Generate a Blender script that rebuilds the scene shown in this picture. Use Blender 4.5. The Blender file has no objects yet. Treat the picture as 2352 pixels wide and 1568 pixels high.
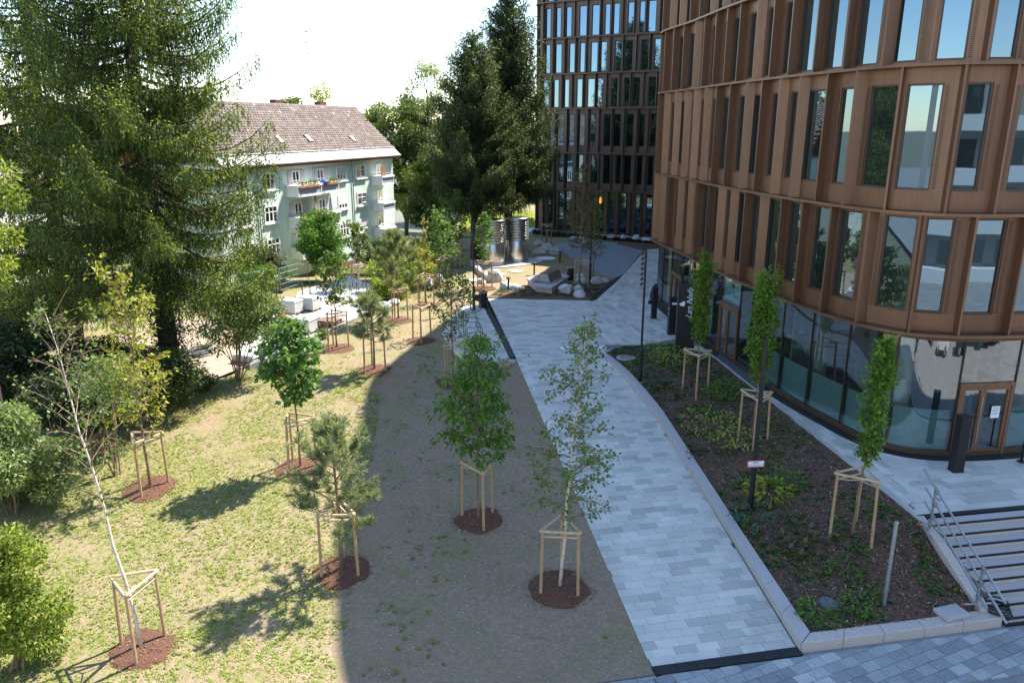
import bpy, math, random
import numpy as np
from mathutils import Vector, noise as mnoise

# ------------------------------------------------------------------ camera, light, exposure
scene = bpy.context.scene
COL = scene.collection
cam_d = bpy.data.cameras.new("camera")
cam = bpy.data.objects.new("camera", cam_d)
COL.objects.link(cam)
cam.location = (0, 0, 9.8)
cam.rotation_euler = (math.radians(90 - 15.8), 0, 0)
cam_d.sensor_width = 36
cam_d.lens = 36 * 1750 / 2352
cam_d.clip_end = 3000
scene.camera = cam

SUN_EL = math.radians(53)
SUN_AZ = math.atan2(.741, .671)          # clockwise from +Y
world = bpy.data.worlds.new("World")
scene.world = world
world.use_nodes = True
wn = world.node_tree.nodes
bg = wn["Background"]
sky = wn.new("ShaderNodeTexSky")
sky.sky_type = 'NISHITA'
sky.sun_disc = False
sky.sun_elevation = SUN_EL
sky.sun_rotation = SUN_AZ
sky.air_density = 1.0
sky.dust_density = 0.1
sky.ozone_density = 1.2
world.node_tree.links.new(sky.outputs[0], bg.inputs[0])
bg.inputs[1].default_value = 0.15
sun_d = bpy.data.lights.new("sun", 'SUN')
sun_d.energy = 5.0
sun_d.angle = math.radians(.5)
sun_d.color = (1.0, .94, .84)
sun = bpy.data.objects.new("sun", sun_d)
COL.objects.link(sun)
sv = Vector((math.sin(SUN_AZ) * math.cos(SUN_EL), math.cos(SUN_AZ) * math.cos(SUN_EL), math.sin(SUN_EL)))
sun.rotation_euler = sv.to_track_quat('Z', 'Y').to_euler()
scene.view_settings.view_transform = 'Standard'
scene.view_settings.look = 'None'
scene.view_settings.gamma = 1
scene.view_settings.exposure = 1.55
scene.view_settings.use_curve_mapping = False
scene.render.engine = 'CYCLES'
scene.cycles.max_bounces = 6
scene.cycles.transparent_max_bounces = 6
scene.cycles.diffuse_bounces = 3
scene.cycles.glossy_bounces = 3

rng = np.random.default_rng(7)
random.seed(7)
PI = math.pi

# ------------------------------------------------------------------ mesh helpers
class MB:
    def __init__(self):
        self.V = []; self.n = 0; self.F = {}; self.T = {}
    def add(self, V, F, tone=0.5):
        V = np.asarray(V, dtype=np.float32).reshape(-1, 3)
        if isinstance(F, np.ndarray):
            groups = {F.shape[1]: F}
        else:
            groups = {}
            for f in F: groups.setdefault(len(f), []).append(f)
            groups = {k: np.array(v) for k, v in groups.items()}
        for k, f in groups.items():
            self.F.setdefault(k, []).append(f + self.n)
            t = np.full(len(f), tone, np.float32) if np.isscalar(tone) else np.asarray(tone, np.float32)
            self.T.setdefault(k, []).append(t)
        self.V.append(V); self.n += len(V)
        return self
    def box(self, x0, x1, y0, y1, z0, z1, tone=.5, M=None):
        V = np.array([(x, y, z) for z in (z0, z1) for y in (y0, y1) for x in (x0, x1)], float)
        if M is not None: V = M(V)
        return self.add(V, [(0, 2, 3, 1), (4, 5, 7, 6), (0, 1, 5, 4), (2, 6, 7, 3), (0, 4, 6, 2), (1, 3, 7, 5)], tone)
    def prism(self, poly, z0, z1, tone=.5, bottom=True):
        n = len(poly)
        z0 = np.broadcast_to(z0, (n,)); z1 = np.broadcast_to(z1, (n,))
        V = [(p[0], p[1], a) for p, a in zip(poly, z0)] + [(p[0], p[1], a) for p, a in zip(poly, z1)]
        F = [tuple(range(n, 2 * n))] + [(i, (i + 1) % n, n + (i + 1) % n, n + i) for i in range(n)]
        if bottom: F.append(tuple(range(n - 1, -1, -1)))
        return self.add(V, F, tone)
    def tube(self, pts, rad, n=6, tone=.5, cap=True):
        P = np.asarray(pts, float); m = len(P)
        R = np.broadcast_to(np.asarray(rad, float), (m,))
        T = np.gradient(P, axis=0); T /= np.linalg.norm(T, axis=1)[:, None] + 1e-9
        ref = np.array([0, 0, 1.]) if abs(T[0][2]) < .8 else np.array([1., 0, 0])
        V = []
        for i in range(m):
            a = np.cross(T[i], ref); a /= np.linalg.norm(a) + 1e-9
            b = np.cross(a, T[i])
            for k in range(n):
                an = 2 * PI * k / n
                V.append(P[i] + R[i] * (math.cos(an) * a + math.sin(an) * b))
        F = []
        for i in range(m - 1):
            for k in range(n):
                F.append((i * n + k, i * n + (k + 1) % n, (i + 1) * n + (k + 1) % n, (i + 1) * n + k))
        if cap:
            F.append(tuple(range(n - 1, -1, -1))); F.append(tuple((m - 1) * n + k for k in range(n)))
        return self.add(V, F, tone)
    def lathe(self, prof, n=20, c=(0, 0, 0), tone=.5, cap=True):
        m = len(prof)
        V = [(c[0] + r * math.cos(2 * PI * k / n), c[1] + r * math.sin(2 * PI * k / n), c[2] + z) for r, z in prof for k in range(n)]
        F = [(i * n + k, i * n + (k + 1) % n, (i + 1) * n + (k + 1) % n, (i + 1) * n + k) for i in range(m - 1) for k in range(n)]
        if cap:
            F.append(tuple(range(n - 1, -1, -1))); F.append(tuple((m - 1) * n + k for k in range(n)))
        return self.add(V, F, tone)
    def leaves(self, P, D, N, L, W, tone, droop=0.0):
        P = np.asarray(P, float); n = len(P)
        if n == 0: return self
        D = D / (np.linalg.norm(D, axis=1)[:, None] + 1e-9)
        S = np.cross(D, N); S /= np.linalg.norm(S, axis=1)[:, None] + 1e-9
        L = np.broadcast_to(L, (n,))[:, None]; W = np.broadcast_to(W, (n,))[:, None]
        mid = P + D * L * .45
        tip = P + D * L; tip[:, 2] -= (droop * L[:, 0])
        V = np.stack([P, mid + S * W * .5, tip, mid - S * W * .5], axis=1).reshape(-1, 3)
        F = np.arange(4 * n).reshape(n, 4)
        return self.add(V, F, np.broadcast_to(tone, (n,)))
    def mesh(self, name, mat=None, smooth=False):
        me = bpy.data.meshes.new(name)
        V = np.concatenate(self.V) if self.V else np.zeros((0, 3), np.float32)
        me.vertices.add(len(V)); me.vertices.foreach_set("co", V.ravel())
        idx = []; st = []; tone = []; o = 0
        for k in self.F:
            f = np.concatenate(self.F[k]); idx.append(f.ravel())
            st.append(o + np.arange(len(f)) * k); o += f.size
            tone.append(np.concatenate(self.T[k]))
        if idx:
            idx = np.concatenate(idx).astype(np.int32); st = np.concatenate(st).astype(np.int32)
            tone = np.concatenate(tone).astype(np.float32)
            me.loops.add(len(idx)); me.loops.foreach_set("vertex_index", idx)
            me.polygons.add(len(st)); me.polygons.foreach_set("loop_start", st)
            me.polygons.foreach_set("use_smooth", np.full(len(st), bool(smooth)))
            me.update(calc_edges=True)
            a = me.attributes.new("tone", 'FLOAT', 'FACE'); a.data.foreach_set("value", tone)
        if mat: me.materials.append(mat)
        return me

def link(name, me, parent=None, loc=(0, 0, 0), rz=0.0):
    o = bpy.data.objects.new(name, me); COL.objects.link(o)
    o.location = loc; o.rotation_euler = (0, 0, rz)
    if parent is not None: o.parent = parent
    return o
def part(name, mb, mat, parent, loc=(0, 0, 0), rz=0.0, label=None, smooth=False, stuff=False):
    me = mb.mesh(name, mat, smooth) if isinstance(mb, MB) else mb
    o = link(name, me, parent, loc, rz)
    if label: o["label"] = label
    if stuff: o["kind"] = "stuff"
    return o
def thing(name, label, cat, loc=(0, 0, 0), rz=0.0, group=None):
    o = bpy.data.objects.new(name, None); COL.objects.link(o)
    o.empty_display_size = .2
    o.location = loc; o.rotation_euler = (0, 0, rz)
    o["label"] = label; o["category"] = cat
    if group: o["group"] = group
    return o
def solo(name, mb, mat, label, cat, loc=(0, 0, 0), rz=0.0, group=None, smooth=False):
    o = part(name, mb, mat, None, loc, rz, smooth=smooth)
    o["label"] = label; o["category"] = cat
    if group: o["group"] = group
    return o
def struct(name, mb, mat, kind="structure", smooth=False, label=None, loc=(0, 0, 0)):
    o = part(name, mb, mat, None, loc, smooth=smooth) if mb is not None else bpy.data.objects.new(name, None)
    if mb is None: COL.objects.link(o)
    o["kind"] = kind
    if label: o["label"] = label
    return o
def copy_thing(root, loc, rz, label, group=None):
    r = root.copy(); COL.objects.link(r); r.location = loc; r.rotation_euler = (0, 0, rz); r["label"] = label
    if group: r["group"] = group
    for ch in list(root.children):
        c = ch.copy(); COL.objects.link(c); c.parent = r
        for g in list(ch.children):
            d = g.copy(); COL.objects.link(d); d.parent = c
    return r

# ------------------------------------------------------------------ materials
def new_mat(name):
    m = bpy.data.materials.new(name); m.use_nodes = True
    nt = m.node_tree; nt.nodes.clear()
    out = nt.nodes.new("ShaderNodeOutputMaterial")
    return m, nt, out
def nd(nt, typ, **kw):
    n = nt.nodes.new(typ)
    for k, v in kw.items():
        if k.startswith("i_"): n.inputs[k[2:].replace("_", " ")].default_value = v
        else: setattr(n, k, v)
    return n
def ramp(nt, fac, stops):
    r = nt.nodes.new("ShaderNodeValToRGB"); e = r.color_ramp.elements
    while len(e) < len(stops): e.new(.5)
    for el, (p, c) in zip(e, stops):
        el.position = p; el.color = (*c, 1)
    nt.links.new(fac, r.inputs[0])
    return r.outputs[0]
def noise(nt, scale, detail=4, rough=.6, vec=None, dist=0):
    n = nd(nt, "ShaderNodeTexNoise"); n.inputs["Scale"].default_value = scale; n.inputs["Detail"].default_value = detail
    n.inputs["Roughness"].default_value = rough; n.inputs["Distortion"].default_value = dist
    if vec is None: vec = nd(nt, "ShaderNodeNewGeometry").outputs["Position"]
    nt.links.new(vec, n.inputs["Vector"])
    return n.outputs["Fac"]
def mixc(nt, f, a, b, typ='MIX'):
    m = nd(nt, "ShaderNodeMix", data_type='RGBA', blend_type=typ)
    for s, v in ((m.inputs[0], f), (m.inputs[6], a), (m.inputs[7], b)):
        if hasattr(v, "is_output"): nt.links.new(v, s)
        elif isinstance(v, tuple): s.default_value = (*v, 1)
        else: s.default_value = v
    return m.outputs[2]
def math_n(nt, op, a, b=0.0):
    m = nd(nt, "ShaderNodeMath", operation=op)
    for s, v in ((m.inputs[0], a), (m.inputs[1], b)):
        if hasattr(v, "is_output"): nt.links.new(v, s)
        else: s.default_value = v
    return m.outputs[0]
def tone_out(nt, obj_rand=True):
    a = nd(nt, "ShaderNodeAttribute", attribute_name="tone").outputs["Fac"]
    if not obj_rand: return a
    r = nd(nt, "ShaderNodeObjectInfo").outputs["Random"]
    return math_n(nt, 'FRACT', math_n(nt, 'ADD', a, r))
def principled(name, col, rough=.6, metal=0.0, bump=None, var=None, spec=.5):
    """col: tuple, or list of ramp stops driven by noise; var=(scale) ; bump=(scale,strength)"""
    m, nt, out = new_mat(name)
    b = nd(nt, "ShaderNodeBsdfPrincipled")
    b.inputs["Roughness"].default_value = rough; b.inputs["Metallic"].default_value = metal
    b.inputs["Specular IOR Level"].default_value = spec
    if isinstance(col, tuple):
        if var:
            f = noise(nt, var, 5)
            c = ramp(nt, f, [(.3, tuple(x * .8 for x in col)), (.7, tuple(min(1, x * 1.18) for x in col))])
            nt.links.new(c, b.inputs["Base Color"])
        else: b.inputs["Base Color"].default_value = (*col, 1)
    else:
        nt.links.new(ramp(nt, noise(nt, var or 3, 6), col), b.inputs["Base Color"])
    if bump:
        bn = nd(nt, "ShaderNodeBump"); bn.inputs["Strength"].default_value = bump[1]; bn.inputs["Distance"].default_value = bump[2] if len(bump) > 2 else .02
        nt.links.new(noise(nt, bump[0], 5, .7), bn.inputs["Height"]); nt.links.new(bn.outputs[0], b.inputs["Normal"])
    nt.links.new(b.outputs[0], out.inputs[0])
    return m
def tonal(name, stops, rough=.8, grain=None, objrand=True, bump=None, metal=0.0):
    """colour picked per piece by its tone"""
    m, nt, out = new_mat(name)
    b = nd(nt, "ShaderNodeBsdfPrincipled"); b.inputs["Roughness"].default_value = rough; b.inputs["Metallic"].default_value = metal
    c = ramp(nt, tone_out(nt, objrand), stops)
    if grain:
        g = ramp(nt, noise(nt, grain, 6, .75), [(.25, (.72, .72, .72)), (.75, (1.22, 1.22, 1.22))])
        c = mixc(nt, 1.0, c, g, 'MULTIPLY')
        g2 = ramp(nt, noise(nt, 1.1, 4, .6), [(.3, (.86, .86, .87)), (.7, (1.1, 1.1, 1.08))])
        c = mixc(nt, 1.0, c, g2, 'MULTIPLY')
        g3 = ramp(nt, noise(nt, .37, 8, .75, dist=1.2), [(.30, (.70, .70, .69)), (.44, (1, 1, 1))])
        c = mixc(nt, .8, c, g3, 'MULTIPLY')
    nt.links.new(c, b.inputs["Base Color"])
    if bump:
        bn = nd(nt, "ShaderNodeBump"); bn.inputs["Strength"].default_value = bump[1]; bn.inputs["Distance"].default_value = .01
        nt.links.new(noise(nt, bump[0], 4), bn.inputs["Height"]); nt.links.new(bn.outputs[0], b.inputs["Normal"])
    nt.links.new(b.outputs[0], out.inputs[0])
    return m
def leafmat(name, c0, c1, c2, trans=.38, rough=.55):
    m, nt, out = new_mat(name)
    t = tone_out(nt, False)
    c = ramp(nt, t, [(0, c0), (.5, c1), (1, c2)])
    d = nd(nt, "ShaderNodeBsdfPrincipled"); d.inputs["Roughness"].default_value = rough
    d.inputs["Specular IOR Level"].default_value = .35
    nt.links.new(c, d.inputs["Base Color"])
    tr = nd(nt, "ShaderNodeBsdfTranslucent")
    nt.links.new(mixc(nt, 1.0, c, (1.5, 1.5, .6), 'MULTIPLY'), tr.inputs["Color"])
    mx = nd(nt, "ShaderNodeMixShader"); mx.inputs[0].default_value = trans
    nt.links.new(d.outputs[0], mx.inputs[1]); nt.links.new(tr.outputs[0], mx.inputs[2])
    nt.links.new(mx.outputs[0], out.inputs[0])
    return m
def glass(name, body, refl=.32, alpha=0.0, tint=(.8, .9, .88), wob=0.0, gcol=(.92, .96, 1)):
    """coated glazing: mirror layer over a dark body (alpha=0) or over see-through glass (alpha=1)"""
    m, nt, out = new_mat(name)
    gl = nd(nt, "ShaderNodeBsdfGlossy"); gl.inputs["Roughness"].default_value = .015
    gl.inputs["Color"].default_value = (*gcol, 1)
    if alpha > 0:
        base = nd(nt, "ShaderNodeBsdfTransparent"); base.inputs[0].default_value = (*tint, 1)
    else:
        base = nd(nt, "ShaderNodeBsdfDiffuse"); base.inputs[0].default_value = (*body, 1)
    lw = nd(nt, "ShaderNodeLayerWeight"); lw.inputs[0].default_value = .45
    f = math_n(nt, 'ADD', math_n(nt, 'MULTIPLY', lw.outputs["Fresnel"], .55), refl)
    f = math_n(nt, 'MINIMUM', f, .92)
    if wob:
        bn = nd(nt, "ShaderNodeBump"); bn.inputs["Strength"].default_value = wob; bn.inputs["Distance"].default_value = .02
        nt.links.new(noise(nt, 1.1, 1), bn.inputs["Height"]); nt.links.new(bn.outputs[0], gl.inputs["Normal"])
    mx = nd(nt, "ShaderNodeMixShader")
    nt.links.new(f, mx.inputs[0]); nt.links.new(base.outputs[0], mx.inputs[1]); nt.links.new(gl.outputs[0], mx.inputs[2])
    nt.links.new(mx.outputs[0], out.inputs[0])
    return m

def metal_panel(name, col, rough, metal):
    """sheet metal: each panel a shade of its own, faint rain streaks and speckle"""
    m, nt, out = new_mat(name)
    b = nd(nt, "ShaderNodeBsdfPrincipled"); b.inputs["Metallic"].default_value = metal
    pos = nd(nt, "ShaderNodeNewGeometry").outputs["Position"]
    mp = nd(nt, "ShaderNodeMapping"); mp.inputs["Scale"].default_value = (9, 9, .35); nt.links.new(pos, mp.inputs[0])
    st = ramp(nt, noise(nt, 1.0, 5, .65, mp.outputs[0]), [(.3, (.84, .84, .85)), (.65, (1.07, 1.06, 1.05))])
    rnd = nd(nt, "ShaderNodeObjectInfo").outputs["Random"]
    v = ramp(nt, rnd, [(0, tuple(c * .86 for c in col)), (.5, col), (1, tuple(c * 1.12 for c in col))])
    sp = ramp(nt, noise(nt, 30, 3), [(.3, (.93, .93, .93)), (.7, (1.06, 1.06, 1.06))])
    nt.links.new(mixc(nt, 1.0, mixc(nt, 1.0, v, st, 'MULTIPLY'), sp, 'MULTIPLY'), b.inputs["Base Color"])
    r_ = nd(nt, "ShaderNodeMapRange"); r_.inputs[3].default_value = rough - .08; r_.inputs[4].default_value = rough + .12
    nt.links.new(noise(nt, 3, 4), r_.inputs[0]); nt.links.new(r_.outputs[0], b.inputs["Roughness"])
    nt.links.new(b.outputs[0], out.inputs[0]); return m
def wall_render(name, col):
    """painted render: broad blotches, rain streaks below sills, fine grain"""
    m, nt, out = new_mat(name)
    b = nd(nt, "ShaderNodeBsdfPrincipled"); b.inputs["Roughness"].default_value = .95
    pos = nd(nt, "ShaderNodeNewGeometry").outputs["Position"]
    mp = nd(nt, "ShaderNodeMapping"); mp.inputs["Scale"].default_value = (2.2, 2.2, .16); nt.links.new(pos, mp.inputs[0])
    st = ramp(nt, noise(nt, 1.0, 6, .7, mp.outputs[0]), [(.3, (.80, .81, .80)), (.6, (1.04, 1.03, 1.02))])
    bl = ramp(nt, noise(nt, .45, 5, .65), [(.3, (.90, .91, .90)), (.7, (1.04, 1.03, 1.02))])
    nt.links.new(mixc(nt, 1.0, mixc(nt, 1.0, col, st, 'MULTIPLY'), bl, 'MULTIPLY'), b.inputs["Base Color"])
    bn = nd(nt, "ShaderNodeBump"); bn.inputs["Strength"].default_value = .35; bn.inputs["Distance"].default_value = .02
    nt.links.new(noise(nt, 50, 4), bn.inputs["Height"]); nt.links.new(bn.outputs[0], b.inputs["Normal"])
    nt.links.new(b.outputs[0], out.inputs[0]); return m
def soil_mat():
    m, nt, out = new_mat("lawn_soil")
    b = nd(nt, "ShaderNodeBsdfPrincipled"); b.inputs["Roughness"].default_value = .95; b.inputs["Specular IOR Level"].default_value = .2
    pos = nd(nt, "ShaderNodeNewGeometry").outputs["Position"]
    soil = ramp(nt, noise(nt, 9, 8, .75), [(.25, (.175, .125, .085)), (.5, (.262, .193, .132)), (.75, (.37, .287, .208))])
    red = noise(nt, .28, 3, .6)
    soil = mixc(nt, math_n(nt, 'MULTIPLY', ramp(nt, red, [(.5, (0, 0, 0)), (.66, (1, 1, 1))]), .6), soil, (.28, .18, .125))
    vo = nd(nt, "ShaderNodeTexVoronoi"); vo.inputs["Scale"].default_value = 17; nt.links.new(pos, vo.inputs["Vector"])
    peb = math_n(nt, 'LESS_THAN', vo.outputs["Distance"], .17)
    sel = math_n(nt, 'GREATER_THAN', nd(nt, "ShaderNodeSeparateColor").outputs[0], .6)
    sc = [n for n in nt.nodes if n.bl_idname == "ShaderNodeSeparateColor"][0]
    nt.links.new(vo.outputs["Color"], sc.inputs[0])
    soil = mixc(nt, math_n(nt, 'MULTIPLY', math_n(nt, 'MULTIPLY', peb, sel), .75), soil, (.55, .52, .47))
    grass = ramp(nt, noise(nt, 30, 6, .8), [(.3, (.10, .12, .025)), (.7, (.21, .225, .06))])
    gn = noise(nt, .75, 7, .68, dist=.6)
    fine = noise(nt, 14, 5, .8)
    gf = math_n(nt, 'ADD', math_n(nt, 'MULTIPLY', gn, .6), math_n(nt, 'MULTIPLY', fine, .4))
    # more green left of the building and away from the path edge
    xs = nd(nt, "ShaderNodeSeparateXYZ"); nt.links.new(pos, xs.inputs[0])
    left = nd(nt, "ShaderNodeMapRange"); left.inputs[1].default_value = 0; left.inputs[2].default_value = -10
    left.inputs[3].default_value = -.095; left.inputs[4].default_value = .015; nt.links.new(xs.outputs[0], left.inputs[0])
    gf = math_n(nt, 'ADD', gf, left.outputs[0])
    far = nd(nt, "ShaderNodeMapRange"); far.inputs[1].default_value = 40; far.inputs[2].default_value = 60
    far.inputs[3].default_value = 0; far.inputs[4].default_value = .12; nt.links.new(xs.outputs[1], far.inputs[0])
    gf = math_n(nt, 'ADD', gf, far.outputs[0])
    gm = ramp(nt, gf, [(.41, (0, 0, 0)), (.62, (.8, .8, .8))])
    c = mixc(nt, gm, soil, grass)
    nt.links.new(c, b.inputs["Base Color"])
    bn = nd(nt, "ShaderNodeBump"); bn.inputs["Strength"].default_value = .7; bn.inputs["Distance"].default_value = .04
    nt.links.new(noise(nt, 16, 8, .8), bn.inputs["Height"]); nt.links.new(bn.outputs[0], b.inputs["Normal"])
    nt.links.new(b.outputs[0], out.inputs[0])
    return m
M = {}
M['soil'] = soil_mat()
M['slab'] = tonal("granite_slab", [(0, (.41, .39, .345)), (.22, (.45, .43, .38)), (.3, (.525, .50, .445)), (.74, (.565, .535, .475)), (1, (.61, .58, .515))], .72, 60, True, (120, .15))
M['joint'] = principled("joint_mortar", (.16, .16, .155), .95)
M['block'] = tonal("street_paver", [(0, (.19, .2, .21)), (.4, (.27, .28, .285)), (.7, (.32, .33, .33)), (1, (.41, .41, .4))], .8, 14, True, (50, .3))
M['granite'] = principled("granite_kerb", [(.3, (.33, .30, .285)), (.7, (.47, .43, .41))], .75, 0, (70, .2, .01), 40)
M['granite2'] = principled("granite_pink", [(.3, (.38, .32, .28)), (.7, (.52, .45, .40))], .75, 0, (70, .2, .01), 30)
M['drain'] = principled("drain_grate", (.018, .019, .021), .5, .3, (90, .4))
M['black'] = principled("black_powder_coat", (.014, .0145, .016), .42, .2, var=8)
M['bark_mulch'] = principled("bark_mulch", [(.25, (.05, .025, .015)), (.5, (.118, .062, .037)), (.75, (.235, .138, .09))], .95, 0, (26, 1.0, .05), 24)
M['bark_mulch_red'] = principled("red_bark_mulch", [(.25, (.06, .026, .015)), (.5, (.125, .055, .031)), (.75, (.21, .10, .058))], .95, 0, (30, 1.0, .05), 26)
M['chip'] = tonal("bark_chip", [(0, (.04, .02, .013)), (.5, (.16, .085, .05)), (.85, (.30, .18, .11)), (1, (.42, .33, .25))], .9, None, False)
M['chip_red'] = tonal("red_bark_chip", [(0, (.06, .025, .014)), (.5, (.15, .068, .038)), (.9, (.26, .13, .075)), (1, (.42, .28, .17))], .9, None, False)
M['stake'] = principled("stake_wood", [(.25, (.30, .175, .088)), (.75, (.46, .295, .16))], .75, 0, (50, .25, .01), 7)
M['rail'] = principled("rail_wood", [(.3, (.42, .29, .17)), (.7, (.56, .42, .27))], .75, 0, None, 9)
M['bark'] = principled("young_bark", [(.3, (.15, .095, .055)), (.7, (.28, .19, .115))], .9, 0, (40, .6, .02), 12)
M['birch'] = principled("birch_bark", [(.33, (.12, .085, .06)), (.42, (.52, .43, .33)), (.8, (.68, .60, .50))], .7, 0, (20, .3, .01), 9)
M['bark_dark'] = principled("dark_bark", [(.3, (.035, .024, .017)), (.7, (.10, .066, .045))], .95, 0, (14, 1.0, .08), 7)
M['rock'] = principled("limestone", [(.3, (.34, .325, .30)), (.55, (.52, .50, .46)), (.8, (.66, .63, .58))], .9, 0, (5, .9, .1), 3.2)
M['steel'] = principled("brushed_steel", (.56, .55, .53), .3, 1.0, (260, .12, .005))
M['galv'] = principled("galvanised_tube", (.34, .355, .37), .45, .8, var=20)
M['bronze'] = metal_panel("bronze_sheet", (.19, .098, .055), .42, .5)
M['bronze_dk'] = metal_panel("darkened_bronze_sheet", (.11, .075, .058), .42, .5)  # far building's bronze, with distance and shade darkened into its colour
M['frame'] = principled("window_frame_bronze", (.085, .046, .027), .5, .3)
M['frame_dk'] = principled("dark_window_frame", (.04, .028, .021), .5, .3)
M['wood_door'] = principled("bronze_door_frame", (.185, .088, .042), .45, .2, var=12)
M['vent'] = principled("vent_slot", (.05, .03, .02), .6, .3)
M['win'] = glass("coated_window", (.018, .022, .019), .2, wob=.035, gcol=(.5, .72, .92))
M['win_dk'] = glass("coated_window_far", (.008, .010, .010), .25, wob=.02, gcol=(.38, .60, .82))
M['shop'] = glass("shop_glass", (0, 0, 0), .17, 1.0, (.74, .86, .84), .05)
M['film'] = principled("privacy_film", (.20, .32, .32), .5)
M['interior'] = principled("interior_wall", (.16, .18, .175), .9)
M['interior_floor'] = principled("interior_floor", (.11, .11, .105), .6)
M['concrete'] = principled("concrete_column", (.34, .33, .30), .9, 0, (30, .2), 6)
M['green_wall'] = wall_render("mint_render", (.57, .69, .605))
M['white_trim'] = principled("white_trim", (.74, .73, .70), .7)
M['white_sheet'] = principled("white_sheet", (.62, .62, .61), .6)
M['balcony_blue'] = principled("balcony_panel", (.30, .34, .40), .7)
M['shutter'] = principled("grey_shutter", (.50, .47, .47), .75)
M['red_fascia'] = principled("red_fascia", (.30, .07, .035), .7)
M['tile'] = tonal("clay_roof_tile", [(0, (.15, .108, .088)), (.5, (.205, .155, .130)), (.93, (.26, .205, .175)), (1, (.42, .37, .34))], .85, 5, False)
M['snowguard'] = principled("zinc_eave", (.31, .305, .30), .55, .3)
M['pane'] = glass("house_pane", (.02, .024, .028), .12)
M['brick'] = principled("chimney_brick", (.13, .06, .045), .9, 0, None, 30)
M['reed'] = principled("reed_screen", [(.3, (.20, .085, .03)), (.7, (.33, .16, .065))], .9, 0, None, 30)
M['grey_fabric'] = principled("grey_fabric", (.33, .34, .40), .9)
M['blue_plastic'] = principled("blue_plastic", (.05, .12, .55), .5)
M['terracotta'] = principled("terracotta", (.45, .16, .07), .8)
M['rust'] = principled("rust_red_paint", (.27, .085, .055), .6)
M['gravel'] = tonal("grey_gravel", [(0, (.20, .215, .235)), (.5, (.30, .315, .33)), (1, (.42, .43, .44))], .9, None, False)
M['gravel_bed'] = principled("gravel_bed", [(.3, (.15, .165, .185)), (.7, (.36, .375, .39))], .95, 0, (40, .9, .04), 38)
M['white_gravel'] = principled("white_gravel", [(.3, (.36, .35, .33)), (.7, (.62, .60, .57))], .95, 0, (30, .9, .04), 28)
M['asphalt'] = principled("old_asphalt", [(.3, (.14, .13, .12)), (.7, (.22, .205, .19))], .95, 0, None, 5)
M['lot'] = tonal("pale_concrete_paver", [(0, (.50, .48, .45)), (1, (.62, .60, .57))], .85, 8, False)
M['paver_stack'] = principled("stacked_grey_paver", (.42, .42, .415), .9, 0, None, 14)
M['pallet'] = principled("pallet_wood", (.21, .135, .088), .9, 0, None, 10)
M['red_print'] = principled("red_print", (.55, .06, .07), .7)
M['sign_white'] = principled("sign_white", (.72, .75, .78), .5)
M['sign_red'] = principled("sign_red", (.42, .02, .035), .5)
M['sign_ink'] = principled("sign_ink", (.05, .055, .07), .6)
M['sign_teal'] = principled("sign_teal", (.42, .66, .66), .5)
M['mat'] = principled("entrance_mat", (.075, .088, .10), .95, 0, (90, .5), 40)
M['rubber'] = principled("black_rubber", (.012, .012, .013), .6)
M['chrome'] = principled("chrome", (.6, .6, .6), .2, 1.0)
M['street'] = principled("street_concrete", [(.3, (.16, .16, .16)), (.7, (.26, .26, .255))], .9, 0, None, 2)
M['grass_far'] = principled("far_ground", [(.3, (.10, .105, .075)), (.7, (.17, .17, .12))], .95, 0, None, 1.5)
M['lamp'] = principled("cream_column", (.62, .56, .38), .8)

def emis(name, col, s):
    m, nt, out = new_mat(name)
    e = nd(nt, "ShaderNodeEmission"); e.inputs[0].default_value = (*col, 1); e.inputs[1].default_value = s
    nt.links.new(e.outputs[0], out.inputs[0]); return m
M['lampglow'] = emis("warm_lamp", (1, .42, .08), .45)

# ------------------------------------------------------------------ terrain heights
def gz(Y): return -1.2 * min(1, max(0, (32.5 - Y) / 18.4))
LOT = [(29.0, -12.2), (31.6, -10.8), (34.56, -9.77), (40.38, -7.74), (47.8, -5.6), (54.9, -4.5), (60, -4.2)]
def lot_x(Y): return float(np.interp(Y, [p[0] for p in LOT], [p[1] for p in LOT]))
def sstep(a, b, x):
    t = min(1, max(0, (x - a) / (b - a))); return t * t * (3 - 2 * t)
def lawn_h(X, Y):
    z = gz(Y)
    if Y > 28.5:
        k = sstep(-.02, .3, lot_x(Y) - X) * sstep(29.0, 31.5, Y) * (1 - sstep(56, 62, Y) * sstep(-9, -4, X))
        z = z * (1 - k) - .62 * k
        z -= 2.05 * sstep(50, 68, Y) * sstep(-4, -9, X)
    return z
PATH_L = [(13.4, 2.95), (15.4, 2.73), (19.9, 2.07), (26.1, 1.18), (32.06, .17), (42.3, -1.40), (44.0, -1.46)]
def path_l(Y):
    if Y < 13.4: return 2.95 - (13.4 - Y) * 5.2
    return float(np.interp(Y, [p[0] for p in PATH_L], [p[1] for p in PATH_L]))

# ------------------------------------------------------------------ sky, ground, lawn
from mathutils import Matrix
g = MB(); g.add([(-1500, -1500, -2.2), (1500, -1500, -2.2), (1500, 1500, -2.2), (-1500, 1500, -2.2)], [(0, 1, 2, 3)])
struct("ground", g, M['grass_far'])

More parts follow.
